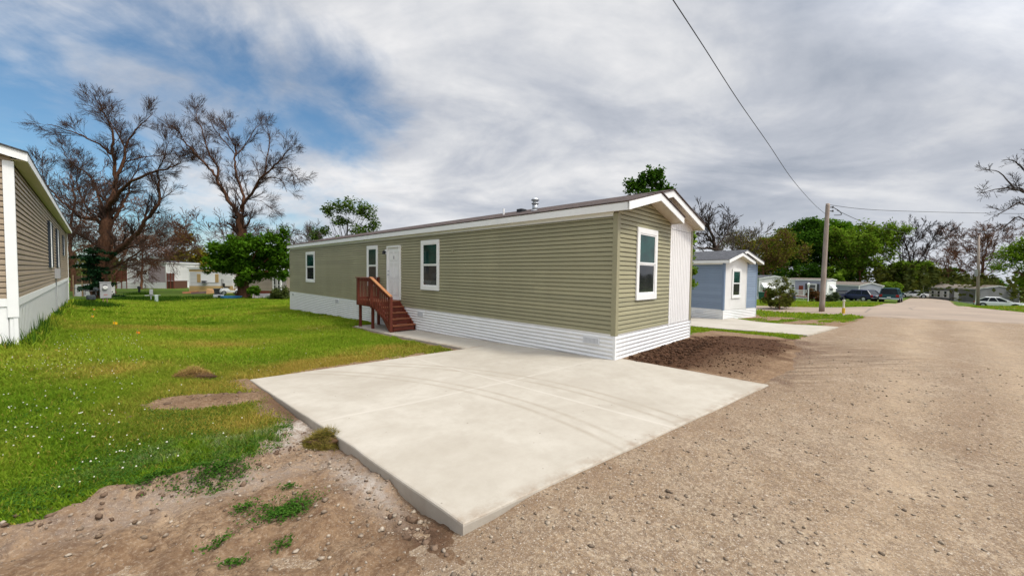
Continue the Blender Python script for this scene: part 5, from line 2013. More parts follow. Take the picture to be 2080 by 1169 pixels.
# far wood behind everything
rg = np.random.default_rng(77)
n_ = 900
az = R(-20) + R(140) * rg.random(n_)
rr = 105 + 70 * rg.random(n_)
cx_, cy_ = CAM[0] + rr * np.sin(az), CAM[1] + rr * np.cos(az)
cz_ = zg(cx_, cy_)
hh_ = (4.0 + 4.5 * fbm(az * 9, az * 3, 3)) * np.where((az > R(15)) & (az < R(70)), .8, 1)
per = 62
q = np.stack([np.repeat(cx_, per), np.repeat(cy_, per), np.repeat(cz_, per)], -1)
hr = np.repeat(hh_, per)
t = rg.random(len(q)) ** .8
q[:, 2] += hr * t
q[:, :2] += rg.normal(size=(len(q), 2)) * (1.6 * (1.05 - t))[:, None]
V, Fq = leaf_quads(q[:, 0], q[:, 1], q[:, 2], .42, .4, 3)
tl = np_mesh('treeline', V, Fq, 4, leafmat('leaf_far', (.034, .050, .014), (.115, .115, .032)), attrs={'tint': np.repeat(np.clip(np.repeat(fbm(az * 14, az * 5, 3) - .2, per) + .4 * rg.random(len(q)), 0, 1), 4)})
tag(tl, 'distant olive green wood along the horizon', 'wood', kind='stuff')

# ------------------------------------------------------------------ background homes
def plan_home(label, pc, pr, L, H, zb, msid, mroof, slope=.13, name='mobile_home', yaw=None, W=None, **kw):
    """pc, pr: (px, depth) of the near left and near right corners of the end wall"""
    a, b = B(*pc), B(*pr)
    d = Vector((b.x - a.x, b.y - a.y))
    W = W or d.length
    yaw = yaw if yaw is not None else math.atan2(d.y, d.x)
    z0 = float(a.z) + zb
    return home(name, label, (a.x, a.y, z0), yaw, W, L, H, .125, -zb - .5, msid, M_TRIM, mroof, None, zeave=H + .20, slope=slope, rake=.12, ov=.10, **kw)


def facet(Fc, face, name, mat, parent, t0, t1, z0, z1, k0=.01, k1=.03):
    o_, u_, n__, _ = Fc[face]
    return slab_on(parent, name, mat, o_, u_, n__, t0, t1, z0, z1, k0, k1)


def awning(parent, Fc, face, t0, t1, z, drop, out, mat):
    o_, u_, n__, _ = Fc[face]
    o_, u_, n__ = Vector(o_), Vector(u_), Vector(n__)
    mb = MB()
    P_ = lambda t, zz, k: o_ + u_ * t + n__ * k + Vector((0, 0, zz))
    for i in range(8):
        a, b = t0 + (t1 - t0) * i / 8, t0 + (t1 - t0) * (i + .92) / 8
        mb.prism([P_(a, z, .02), P_(b, z, .02), P_(b, z - drop, out), P_(a, z - drop, out)], (0, 0, .02))
    for t in (t0, t1):
        mb.poly([P_(t, z, .02), P_(t, z - drop, out), P_(t, z - drop, .02)])
    return mb.build('awning', mat, parent)


M_WHITE_OLD = paint('old_white_siding', (.60, .60, .585), .55, .08, 1, .3, streak=True)
M_LAV = paint('lavender_siding', (.37, .375, .47), .55, .08, 1, .3, streak=True)
M_GREYSID = paint('grey_siding', (.225, .225, .235), .55, .08, 1, .3, streak=True)
M_GARAGE = paint('garage_grey', (.36, .38, .44), .55, .06)
M_BEIGE = paint('beige_siding', (.45, .375, .30), .55, .08, 1, .3, streak=True)
M_TANBAND = paint('tan_band', (.48, .33, .14), .5, .08)
M_RUSTRED = paint('rust_red', (.20, .035, .018), .65, .2, 4)
M_PINKY = paint('mauve_panel', (.36, .29, .31), .6, .1)
M_WDARK = glass('pane_far', (.02, .024, .028), (.06, .065, .07))

WA, FA, _ = plan_home('old white mobile home with awning and low grey gable roof behind the shrub', (1543, 52), (1604, 52), 13, 2.25, .5, M_WHITE_OLD, M_SHINGLE_GR, .17)
W_w = FA['front'][3]
awning(WA, FA, 'front', .25, 1.85, 1.75, .62, .75, M_TRIM)
window(WA, *FA['front'][:3], .35, 1.75, .45, 1.35, trim=.06, up=M_WDARK, low=M_WDARK)
window(WA, *FA['front'][:3], W_w - .95, W_w - .35, .7, 1.5, trim=.06, up=M_WDARK, low=M_WDARK)
al_ = R(32)
dv_ = RT * math.cos(al_) + FW * math.sin(al_)
yv = math.atan2(dv_[1], dv_[0])
WB, FBB, _ = plan_home('lavender and white mobile home with white deck behind the utility pole', (1680, 60), (1699, 63), 6.9, 2.35, .55, M_LAV, M_SHINGLE_TN, .10, yaw=yv, W=3.6)
LB = FBB['left'][3]
facet(FBB, 'front', 'end_panel', M_TRIM, WB, .04, 3.56, .02, 2.3, .02, .03)
facet(FBB, 'left', 'white_panel', M_WHITE_OLD, WB, .05, LB * .38, .02, 2.32, .018, .026)
window(WB, *FBB['front'][:3], 1.1, 2.4, .35, 1.25, trim=.07, up=M_WDARK, low=M_WDARK)
awning(WB, FBB, 'front', 1.0, 2.5, 1.75, .6, .6, M_TRIM)
for t in (.05, .18, .29):
    window(WB, *FBB['left'][:3], LB * t, LB * t + .62, .8, 1.7, trim=.08, up=M_WDARK, low=M_WDARK)
window(WB, *FBB['left'][:3], LB * .64, LB * .64 + 1.2, .35, 1.85, trim=.12, up=M_WDARK, low=M_WDARK, shutters=M_DARKGREY)
window(WB, *FBB['left'][:3], LB * .90, LB * .90 + .5, .5, 1.7, trim=.08, up=M_WDARK, low=M_WDARK)
facet(FBB, 'left', 'door', M_RUSTRED, WB, LB * .46, LB * .46 + .6, -.1, 1.5, .02, .05)
# deck of the lavender home
dk0, dk1 = B(1606, 62), B(1664, 57)
dk = empty('deck', dk0, 0, 'white railed deck along the front of the lavender home', 'deck')
v_ = Vector((dk1.x - dk0.x, dk1.y - dk0.y, 0))
mb = MB()
mb.bar((0, 0, .45), v_ + Vector((0, 0, .45)), 1.2, .12)
mb.build('platform', M_RUSTRED, dk)
mb = MB()
off_ = Vector((v_.y, -v_.x, 0)).normalized() * .55
mb.bar(off_ + Vector((0, 0, 1.45)), off_ + v_ + Vector((0, 0, 1.45)), .08, .07)
mb.bar(off_ + Vector((0, 0, .68)), off_ + v_ + Vector((0, 0, .68)), .07, .06)
mb.build('rail', M_TRIM, dk)
for i in range(40):
    p_ = off_ + v_ * (i / 39)
    mb = MB()
    w_ = .035 if i % 8 else .07
    mb.bar(p_ + Vector((0, 0, .45 if i % 8 else -.2)), p_ + Vector((0, 0, 1.44)), w_, w_)
    mb.build('baluster' if i % 8 else 'post', M_TRIM, dk)

GA, FG, _ = plan_home('pale grey gabled garage with brown roof beside the dark blue cars', (1746, 63), (1795, 63), 9, 1.95, .1, M_GARAGE, M_SHINGLE_TN, .24, name='garage', skirt='v', frieze=False)
cv = MB()
cv.tube([(1.8, 1.2, 2.6), (1.8, 1.2, 3.05)], .09, 8)
cv.build('roof_vent', M_STEEL, GA)
a_ = B(1985, 68)
l_ = B(1877, 77)
yv = math.atan2(-(l_.x - a_.x), l_.y - a_.y)
GH, FGH, _ = plan_home('low dark grey mobile home with tan roof beyond the crest of the road', (1985, 68), (2066, 75), (l_ - a_).length, 2.3, .35, M_GREYSID, M_SHINGLE_TN, .15, yaw=yv, W=7.6)
LG = FGH['left'][3]
for t in (.17, .29, .42):
    window(GH, *FGH['left'][:3], LG * t, LG * t + .62, .5, 1.85, trim=.07, up=M_WDARK, low=M_WDARK, shutters=M_TRIM)
facet(FGH, 'left', 'door', M_TRIM, GH, LG * .62, LG * .62 + .75, -.1, 1.7, .02, .05)
GH['label'] = 'low dark grey mobile home with tan roof beyond the crest of the road'

# homes behind the lawn on the left
a_ = B(259, 55)
WH, FW_, _ = plan_home('white mobile home with mauve end panel behind the drooping bare branches', (259, 55), (338, 55), 10, 2.75, .85, M_WHITE_OLD, M_SHINGLE_GR, .10, skirt='v', frieze=False)
wl = FW_['front'][3]
facet(FW_, 'front', 'end_panel', M_PINKY, WH, wl * .55, wl - .1, .05, 2.3, .018, .03)
window(WH, *FW_['front'][:3], wl * .22, wl * .22 + 1.7, 1.0, 1.75, trim=.05, up=M_WDARK, low=M_WDARK)
TW, FT, _ = plan_home('white trailer with tan bands and a window air conditioner behind the scrap boards', (384, 45), (474, 46.5), 3.4, 2.25, .55, M_WHITE_OLD, paint('white_roof', (.62, .60, .56), .5, .08), .06, frieze=False, mskirt=M_TANBAND)
tl_ = FT['front'][3]
facet(FT, 'front', 'trim_band', M_TANBAND, TW, .02, tl_ - .02, 2.02, 2.24, .018, .03)
facet(FT, 'front', 'trim_band', M_TANBAND, TW, .02, tl_ - .02, -.02, .32, .018, .03)
window(TW, *FT['front'][:3], 1.15, 2.55, .75, 1.75, trim=.06, up=M_TRIM, low=M_TRIM, shutters=M_TANBAND)
ac = facet(FT, 'front', 'air_conditioner', M_GREYBOX, TW, 1.3, 1.78, .60, .98, .02, .35)
facet(FT, 'front', 'grille', M_DARKGREY, ac, 1.35, 1.73, .65, .93, .351, .356)
BS, FBS, _ = plan_home('long beige mobile home with dark red eaves behind the maple trunk', (474, 47.5), (560, 46), 3.6, 2.25, .35, M_BEIGE, paint('pale_metal_roof', (.66, .66, .66), .5, .05), .10, mskirt=M_RUSTRED, frieze=False)
bw = FBS['front'][3]
facet(FBS, 'front', 'eave_board', M_RUSTRED, BS, -.05, bw + .05, 2.16, 2.44, .02, .14)
a_ = B(553, 43)
VB, FV, _ = plan_home('grey gabled entry porch with two white framed windows on the beige home', (553.5, 43), (571, 43), 2.6, 2.2, .15, paint('porch_grey', (.23, .22, .21), .6, .1), M_SHINGLE_GR, .3, name='entry_porch', skirt='v', frieze=False)
for t in (.09, .54):
    window(VB, *FV['front'][:3], t, t + .36, .2, 1.9, trim=.05, up=M_WDARK, low=M_WDARK)
BL, FBL, _ = plan_home('light beige low building between the grey entry porch and the olive home', (571.5, 44), (640, 44), 3, 2.1, .2, paint('pale_beige', (.55, .46, .38), .55, .06), M_SHINGLE_GR, .1, name='outbuilding', skirt='v', frieze=False)

# fenced deck and enclosures left of the white home
M_BRSLAT = wood('brown_slats', (.06, .022, .012), (.13, .05, .026))
for lab, p0, p1, dep, h0, h1, skirtm in (('white skirted platform with dark brown slat screen left of the forked trunk', 150, 186, 38, 1.15, 2.05, M_WHITE_OLD), ('red brown slat deck with white skirt on the left of the white home', 237, 258, 53, .95, 2.5, M_WHITE_OLD),
                                         ('small red brown deck on the right side of the white home', 340, 354, 55, 1.1, 2.2, M_BRSLAT)):
    A_, C_ = B(p0, dep), B(p1, dep)
    v_ = Vector((C_.x - A_.x, C_.y - A_.y, 0))
    nb = Vector((-v_.y, v_.x, 0)).normalized()
    dk = empty('deck', A_, 0, lab, 'deck')
    mb = MB()
    mb.prism([(0, 0, -.3), v_ + Vector((0, 0, -.3)), v_ + Vector((0, 0, h0)), (0, 0, h0)], nb * 2.2)
    mb.build('skirting', skirtm, dk)
    mb = MB()
    n_ = 7
    for i in range(n_):
        z0 = h0 + .06 + (h1 - h0 - .06) * i / n_
        mb.prism([Vector((0, 0, z0)) - nb * .02, v_ + Vector((0, 0, z0)) - nb * .02, v_ + Vector((0, 0, z0 + (h1 - h0) / n_ * .86)) - nb * .02, Vector((0, 0, z0 + (h1 - h0) / n_ * .86)) - nb * .02], nb * .04)
    mb.build('slat_screen', M_STAIN if p0 > 200 else M_BRSLAT, dk)
    for t in (0, .5, 1):
        mb = MB()
        p_ = v_ * t - nb * .07
        mb.bar(p_ + Vector((0, 0, -.3)), p_ + Vector((0, 0, h1 + .06)), .1, .1)
        mb.build('post', wood('pale_post', (.26, .16, .08), (.40, .27, .15)) if p0 < 200 else M_STAIN, dk)

# ------------------------------------------------------------------ things on the lawn
def local(px, py, rz=None):
    """ground point and the direction facing the viewer"""
    p = G(px, py)
    d = Vector((CAM[0] - p.x, CAM[1] - p.y))
    return p, math.atan2(d.y, d.x) + math.pi / 2 if rz is None else rz


p, rz = local(215, 621)
k = (p - Vector(CAM)).dot(Vector(FW)) / FPX
kx = k * .70
mc = empty('meter_cabinet', p, rz, 'grey steel electric meter cabinet on two short wooden posts', 'meter cabinet')
mb = MB()
mb.box(-11 * kx, -.10, 16 * k, 11.5 * kx, .12, 47.5 * k, .012)
mb.box(-11.8 * kx, -.125, 47.5 * k, 12.2 * kx, .14, 48.8 * k, .008)
body = mb.build('cabinet', M_GREYBOX, mc)
for x_ in (-5 * kx, 3 * kx):
    mb = MB()
    mb.box(x_ - 1.5 * kx, -.04, -.3, x_ + 1.5 * kx, .05, 17 * k)
    mb.build('post', wood('pale_post', (.26, .16, .08), (.40, .27, .15)), mc)
mb = MB()
mb.tube([(-.2 * kx, -.101, 37 * k), (-.2 * kx, -.16, 37 * k), (-.2 * kx, -.20, 37 * k)], [3.9 * k, 3.7 * k, 3.0 * k], 14)
dial = mb.build('meter_dial', paint('meter_face', (.62, .62, .60), .3, .1), mc)
mb = MB()
mb.box(-5 * kx, -.112, 41.6 * k, 4 * kx, -.101, 43 * k)
mb.build('slot', M_BLACK, mc)
mb = MB()
mb.box(-3.2 * kx, -.108, 22.5 * k, 4 * kx, -.101, 23.6 * k)
mb.build('warning_sticker', paint('sticker_red', (.45, .08, .06), .5), mc)
mb = MB()
mb.tube([(-10 * kx, -.11, 30 * k), (-10 * kx, -.13, 30 * k), (-10 * kx, -.13, 33 * k)], .008, 5)
mb.build('handle', M_STEEL, mc)

p, rz = local(186, 623)
gm_ = empty('gas_meter', p, rz, 'grey gas meter on a riser pipe in tall weeds by the tan home', 'gas meter')
mb = MB()
mb.tube([(0, 0, -.2), (0, 0, .34)], .028, 8)
mb.tube([(-.22, 0, .66), (-.22, 0, .88), (.18, 0, .88), (.18, 0, .66)], .024, 8)
mb.tube([(.18, 0, .88), (.18, 0, 1.0)], .024, 8)
mb.build('pipe', M_DARKGREY, gm_)
mb = MB()
mb.box(-.19, -.09, .38, .17, .09, .66, .05)
mb.tube([(-.02, -.1, .52), (-.02, -.15, .52)], [.11, .10], 12)
mb.build('meter_body', paint('gas_grey', (.05, .06, .065), .8, .1, spec=.2), gm_)
mb = MB()
mb.tube([(.18, -.05, .98), (.18, .05, .98)], [.11, .11], 12)
mb.tube([(.18, -.06, .98), (.18, -.12, .98)], [.05, .03], 8)
mb.build('regulator', paint('gas_grey', (.20, .22, .23)), gm_)
# the pipe that runs to the tan home
mb = MB()
wp = at(138, 583.5, 25.2)
mb.tube(smooth_path([wp, at(160, 586, 24.6), p + Vector((-.05, 0, .93))]), .014, 6)
tag(mb.build('service_line', M_BLACK), 'thin dark line running from the tan home to the gas meter', 'cable')

for px, py, c_, lab in ((232, 662, (.72, .40, .01), 'larger yellow marker flag leaning in the lawn'), (187, 647, (.68, .36, .02), 'yellow marker flag below the gas meter'), (279, 683, (.70, .25, .02), 'crumpled orange marker flag low in the grass'), (190, 632, (.60, .30, .03), 'small orange marker flag right at the foot of the gas meter')):
    p, rz = local(px, py)
    f_ = empty('marker_flag', p, rz, lab, 'flag', 'utility marker flags in the lawn')
    s_ = .105 if px in (232,) else .075
    mb = MB()
    mb.tube([(0, 0, -.05), (.01, 0, .12), (.0, 0, .20)], .003, 5)
    mb.build('wire', M_STEEL, f_)
    mb = MB()
    n_ = 5
    pts = [[(s_ * (i / n_ - .25), .012 * math.sin(i * 1.7 + j), .07 + s_ * .8 * j - .25 * s_ * i / n_ + (.02 if px == 279 else 0)) for i in range(n_ + 1)] for j in (0, 1)]
    for i in range(n_):
        mb.quad(pts[0][i], pts[0][i + 1], pts[1][i + 1], pts[1][i])
    mb.build('flag_sheet', paint('flag%d' % px, c_, .6, .08), f_)

p, rz = local(283, 597)
vt = empty('vent_post', p, rz, 'short black capped pipe standing on a grassy mound', 'pipe')
mb = MB()
mb.tube([(0, 0, -.2), (0, 0, .62)], .10, 10)
mb.build('pipe', M_BLACK, vt)
mb = MB()
mb.tube([(0, 0, .62), (0, 0, .66), (0, 0, .82), (.03, 0, .88)], [.13, .17, .16, .06], 10)
mb.build('cap', M_BLACK, vt)
p, rz = local(318, 613)
pd_ = empty('cable_pedestal', p, rz, 'pale green utility pedestal in the tall grass', 'pedestal')
mb = MB()
mb.box(-.11, -.09, -.2, .11, .09, .56, .02)
mb.build('housing', paint('pale_green', (.42, .50, .44), .5, .06), pd_)
mb = MB()
mb.box(-.122, -.10, .5, .122, .10, .60, .02)
mb.build('cap', paint('pale_green2', (.48, .55, .50), .5, .06), pd_)
p, rz = local(311, 611)
pd_ = empty('cable_pedestal', p + Vector((-.1, .7, 0)), rz, 'grey utility box on a crossbar behind the pale green pedestal', 'pedestal')
mb = MB()
mb.box(-.10, -.08, .52, .14, .08, 1.0, .02)
mb.build('box', M_GREYBOX, pd_)
mb = MB()
mb.box(-.03, -.03, -.2, .03, .03, .52)
mb.box(-.40, -.03, .44, .62, .03, .50)
mb.build('bracket', M_GREYBOX, pd_)
# taller dark weeds round the pedestal, the gas meter and the skirting
wx, wy, wh = [], [], []
for px, py, n_, sx_, sy_, h_ in ((300, 608, 3600, 1.15, .45, .34), (330, 612, 700, .5, .3, .28), (186, 623, 900, .35, .35, .42), (218, 622, 400, .3, .2, .3), (283, 598, 700, .5, .3, .3), (572, 606, 800, .8, .4, .4), (455, 606, 1500, 2.5, .4, .25), (385, 604, 800, 2.0, .4, .2)):
    c_ = G(px, py)
    wx.append(c_.x + rng.normal(size=n_) * sx_)
    wy.append(c_.y + rng.normal(size=n_) * sy_)
    wh.append(np.full(n_, h_))
n_ = 700
t = rng.random(n_) * 16
wx.append(nc.x - math.sin(yawL) * t + .06 + np.abs(rng.normal(size=n_)) * .12)
wy.append(nc.y - .3 + math.cos(yawL) * t)
wh.append(.10 + .45 * np.clip(fbm(t * 1.3, t * 0 + 2, 3) - .35, 0, 1) * 2)
n_ = 260
wx.append(nc.x - 1.2 * rng.random(n_))
wy.append(nc.y - .12 - .25 * rng.random(n_))
wh.append(np.full(n_, .3))
wx, wy, wh = np.concatenate(wx), np.concatenate(wy), np.concatenate(wh)
n_ = len(wx)
z = zground(wx, wy) - .02
hh_ = wh * (.4 + .8 * rng.random(n_))
an = rng.random(n_) * 6.28
la = rng.random(n_) * 6.28
ww = .008 + .0004 * np.hypot(wx - CAM[0], wy - CAM[1])
le = hh_ * .45 * rng.random(n_)
P0 = np.stack([wx - np.cos(an) * ww, wy - np.sin(an) * ww, z], -1)
P1 = np.stack([wx + np.cos(an) * ww, wy + np.sin(an) * ww, z], -1)
P2 = np.stack([wx + np.cos(la) * le, wy + np.sin(la) * le, z + hh_], -1)
wd = np_mesh('weeds', np.stack([P0, P1, P2], 1).reshape(-1, 3), np.arange(n_ * 3), 3, leafmat('weed_blade', (.022, .070, .008), (.075, .145, .016), .35), attrs={'tint': np.repeat(rng.random(n_), 3)})
tag(wd, 'taller dark green weeds along the skirting and around the pedestals', 'weeds', kind='stuff')

# scrap, tub, box, pool and cart behind the lawn
scr = [((388, 596), 1.5, .9, .3, .2, (.30, .11, .03), 'flat brown board lying at the left end of the scrap heap'), ((400, 594), .9, .7, .9, -.5, (.32, .10, .03), 'square orange brown panel leaning left in the scrap heap'), ((412, 592), 1.2, .5, 1.0, .5, (.20, .045, .02), 'dark red broken panel on top of the scrap heap'),
       ((420, 593), 1.6, .5, .75, -.35, (.24, .06, .025), 'long red brown plank slanting across the scrap heap'), ((409, 597), 1.8, .6, .35, .25, (.07, .03, .02), 'dark board at the bottom of the scrap heap'), ((431, 597), 1.1, .55, .6, -.3, (.46, .25, .09), 'pale tan board at the right end of the scrap heap'), ((424, 590), .7, .5, 1.1, .6, (.26, .07, .03), 'small red board standing in the scrap heap')]
for (px, py), l_, w_, h_, tilt, c_, lab in scr:
    p, rz = local(px, py)
    mb = MB()
    c2, s2 = math.cos(tilt), math.sin(tilt)
    mb.prism([(-l_ / 2, 0, .02), (l_ / 2, 0, .02 + abs(s2) * .3), (l_ / 2 * c2, w_ * .45, h_ * .8), (-l_ / 2 * c2, w_ * .45, h_ * .8 - s2 * .4)], (0, .05, .05))
    o_ = mb.build('scrap_board', wood('scrap%d%d' % (px, py), tuple(v * .6 for v in c_), c_), None)
    o_.location, o_.rotation_euler = p, (0, 0, rz + tilt * .4)
    tag(o_, lab, 'board', 'boards of the scrap heap')
p, rz = local(443, 598)
o_ = empty('storage_tub', p, rz, 'dark grey plastic tub standing beside the white golf cart', 'tub')
mb = MB()
mb.loft([[(x * s, y * s * .7, z_) for x, y in ((-1, -1), (1, -1), (1, 1), (-1, 1))] for z_, s in ((0, .32), (.62, .40))])
mb.build('body', M_DARKGREY, o_)
mb = MB()
mb.box(-.46, -.34, .62, .46, .34, .70, .02)
mb.build('lid', M_DARKGREY, o_)
p, rz = local(444, 605)
o_ = empty('plastic_crate', p, rz, 'white box with a dark square opening at the edge of the lawn', 'box')
mb = MB()
mb.box(-.42, -.2, 0, .42, .25, .36, .02)
mb.build('body', M_TRIM, o_)
mb = MB()
mb.box(-.06, -.212, .06, .17, -.2, .27)
mb.build('opening', M_BLACK, o_)
p, rz = local(470, 606)
o_ = empty('paddling_pool', p, rz, 'flat bright blue plastic pool lying by the maple trunk', 'pool')
mb = MB()
ring = lambda rr_, z_: [(math.cos(i * .3927) * rr_, math.sin(i * .3927) * rr_ * .6, z_) for i in range(16)]
mb.loft([ring(.80, 0), ring(.86, .10), ring(.90, .24), ring(.84, .26), ring(.80, .10), ring(.76, .06)])
mb.build('shell', paint('pool_blue', (.03, .17, .36), .4, .15), o_)
p, rz = local(534, 605)
mb = MB()
mb.prism([(-.9, -.2, .02), (.8, -.2, .02), (.75, .35, .42), (-.85, .35, .42)], (0, .04, .03))
o_ = mb.build('panel_sheet', paint('pale_sheet', (.5, .46, .43), .6, .1))
o_.location, o_.rotation_euler = p, (0, 0, rz)
tag(o_, 'pale sheet panel leaning low in the grass right of the maple trunk', 'panel')


def wheel(parent, x, y, r_, w_, rim_mat=None):
    mb = MB()
    sgn = 1 if y > 0 else -1
    mb.tube([(x, y - w_ / 2, r_), (x, y - w_ * .4, r_), (x, y + w_ * .4, r_), (x, y + w_ / 2, r_)], [r_ * .9, r_, r_, r_ * .9], 18)
    wh_ = mb.build('wheel', M_RUBBER, parent)
    mb = MB()
    mb.tube([(x, y + sgn * w_ * .38, r_), (x, y + sgn * (w_ / 2 + .012), r_), (x, y + sgn * (w_ / 2 + .02), r_)], [r_ * .62, r_ * .6, r_ * .2], 14)
    mb.build('rim', rim_mat or M_STEEL, wh_)


p, rz = local(463, 598)
gc = empty('golf_cart', p, rz + .15, 'white golf cart without its canopy parked before the beige home', 'golf cart')
mb = MB()
mb.loft([[(x, y, z_) for y, z_ in ((-.55, .25), (.55, .25), (.58, .45), (.50, h_), (-.50, h_), (-.58, .45))] for x, h_ in ((-.75, .5), (-.6, .72), (-.1, .78), (.2, .46), (.75, .44), (.95, .75), (1.15, .62), (1.2, .45))])
mb.build('body', M_TRIM, gc)
mb = MB()
mb.box(-.35, -.5, .78, .15, .5, .92, .03)
mb.box(-.45, -.5, .92, -.33, .5, 1.3, .03)
mb.build('seat', M_BLACK, gc)
mb = MB()
for y in (-.48, .48):
    mb.tube([(.05 - .6, y, .7), (-.5, y, 1.75)], .025, 6)
mb.tube([(-.5, -.48, 1.75), (-.5, .48, 1.75)], .025, 6)
mb.build('frame', M_BLACK, gc)
for x in (-.45, .8):
    for y in (-.5, .5):
        wheel(gc, x, y, .24, .2)

# ------------------------------------------------------------------ vehicles
def vehicle(name, label, cat, loc, heading, mat, L=4.7, Wd=1.85, H=1.7, style='suv', plate=True):
    """x forward, y left, wheels on z = 0"""
    root = empty(name, loc, heading, label, cat)
    hw = Wd / 2

    def ring(x, w, zl, zs, zt):
        return [(x, -w * .86, zl), (x, -w, zl + .14), (x, -w, zs), (x, -w * .93, zt), (x, w * .93, zt), (x, w, zs), (x, w, zl + .14), (x, w * .86, zl)]
    hl = L / 2
    belt = H * .60
    hood = H * (.56 if style != 'pickup' else .62)
    st = [(-hl, .86, .42, .66, belt * .88), (-hl + .12, .95, .30, .70, belt), (-hl + .8, 1, .26, .74, belt), (0, 1, .25, .74, belt), (hl * .32, 1, .25, .74, belt * .98), (hl * .52, .99, .25, .72, hood), (hl - .3, .95, .28, .64, hood * .93), (hl - .04, .85, .34, .56, hood * .78), (hl, .78, .4, .52, hood * .66)]
    if style == 'pickup':
        belt = H * .58
        st = [(-hl, .94, .46, .8, belt), (-hl + .06, .97, .40, .84, belt)] + [(x, 1, .36, .86, belt) for x in (-hl + .9, 0, hl * .3)] + [(hl * .5, .99, .36, .84, hood), (hl - .1, .95, .38, .78, hood * .95), (hl, .9, .42, .74, hood * .82)]
    mb = MB()
    mb.loft([ring(x, hw * w, zl, zs, zt) for x, w, zl, zs, zt in st])
    body_ = mb.build('body', mat, root, False)
    # cabin glass as a tapering block, then pillars and roof in body colour
    if style == 'suv':
        xb, xt = (-hl + .10, hl * .38), (-hl + .62, hl * .10)
    elif style == 'crossover':
        xb, xt = (-hl + .12, hl * .46), (-hl + 1.05, hl * .02)
    elif style == 'sedan':
        xb, xt = (-hl + .55, hl * .40), (-hl + 1.35, hl * .08)
    else:
        xb, xt = (-hl + .02, hl * .36), (-hl + .14, hl * .12)
    wb, wt = hw * .90, hw * .72
    lo = [(xb[0], -wb, belt - .02), (xb[1], -wb, belt - .02), (xb[1], wb, belt - .02), (xb[0], wb, belt - .02)]
    hi = [(xt[0], -wt, H - .07), (xt[1], -wt, H - .07), (xt[1], wt, H - .07), (xt[0], wt, H - .07)]
    MB().loft([lo, hi]).build('window', M_GLASS_V, root)
    mb = MB()
    mb.loft([[(x, y * s, z_) for x, y, _ in hi] for z_, s in ((H - .09, 1.03), (H - .04, 1.02), (H, .86))])
    mb.build('roof', mat, root)
    for a, b in zip(lo, hi):
        MB().bar(a, b, .09, .09).build('pillar', mat, root)
    for f_ in ((.38,) if style == 'sedan' else (.36, .66)):
        for s in (-1, 1):
            MB().bar((xb[0] + (xb[1] - xb[0]) * f_, s * wb, belt), (xt[0] + (xt[1] - xt[0]) * f_, s * wt, H - .06), .07, .05).build('pillar', mat, root)
    r_ = .34 if style != 'pickup' else .39
    for x in (-hl * .62, hl * .62):
        for y in (-hw + .12, hw - .12):
            wheel(root, x, y, r_, .24)
    for x in (-hl * .62, hl * .62):
        for s in (-1, 1):
            MB().tube([(x, s * (hw + .004), r_ + .03), (x, s * (hw - .22), r_ + .03)], r_ * 1.18, 18).build('wheel_arch', M_BLACK, root)
    for s in (-1, 1):
        mb = MB()
        mb.box(-hl - .02, s * hw * .62, belt * .70, -hl + .10, s * hw * .93, belt * (.98 if style != 'sedan' else .86), .02)
        mb.build('taillight', paint('tail_red', (.30, .008, .008), .25, .1), root)
        mb = MB()
        mb.box(hl - .16, s * hw * .52, hood * .66, hl - .01, s * hw * .84, hood * .84, .03)
        mb.build('headlight', paint('lamp_clear', (.6, .62, .64), .15), root)
        mb = MB()
        mb.box(hl * .30, s * (hw - .02), belt, hl * .36, s * (hw + .16), belt + .16, .03)
        mb.build('mirror', mat, root)
    mb = MB()
    mb.box(-hl - .07, -hw * .92, .40, -hl + .06, hw * .92, .58, .03)
    mb.build('bumper', M_STEEL if style == 'pickup' else M_DARKGREY, root)
    mb = MB()
    mb.box(-hl - .085, -.17, .62 if style == 'pickup' else .72, -hl - .01, .17, .74 if style == 'pickup' else .84)
    mb.build('licence_plate', M_TRIM, root)
    if style == 'pickup':
        mb = MB()
        mb.box(-hl - .012, -hw * .70, .62, -hl + .01, hw * .70, belt - .04, .01)
        mb.build('tailgate', mat, root)
    return root


M_TEAL = paint('teal_paint', (.010, .055, .072), .38, .1, 2, .4)
M_NAVY = paint('navy_paint', (.010, .012, .035), .38, .1, 2, .4)
M_NAVY2 = paint('dark_blue_paint', (.012, .020, .060), .38, .1, 2, .4)
M_WHITECAR = paint('white_car_paint', (.78, .79, .80), .2, .03, 2, .6)


def facing(px, dep, turn):
    """heading along the line of sight turned by an angle"""
    d = ray(px, 560)
    return math.atan2(d[1], d[0]) + R(turn)


vehicle('pickup_truck', 'dark teal pickup truck with topper seen from behind at the road crest', 'pickup', B(1812, 49), facing(1812, 34, -4), M_TEAL, 5.2, 1.92, 1.80, 'pickup')
vehicle('parked_car', 'black blue sedan parked furthest left beside the lavender home', 'car', B(1716, 55), facing(1716, 55, 150), M_NAVY, 4.8, 1.85, 1.45, 'sedan')
vehicle('parked_car', 'dark blue estate car parked just left of the grey garage', 'car', B(1744, 53), facing(1742, 52, 52), M_NAVY2, 4.7, 1.85, 1.58, 'suv')
wc = B(2034, 57)
vehicle('parked_car', 'white crossover parked sideways on the right grass verge', 'car', (wc.x, wc.y, wc.z + .02), facing(2034, 43, -94), M_WHITECAR, 4.8, 1.9, 1.64, 'crossover')
vehicle('parked_car', 'small white car half hidden left of the low grey home', 'car', B(1855, 74), facing(1855, 74, 100), M_WHITECAR, 4.4, 1.8, 1.5, 'sedan')

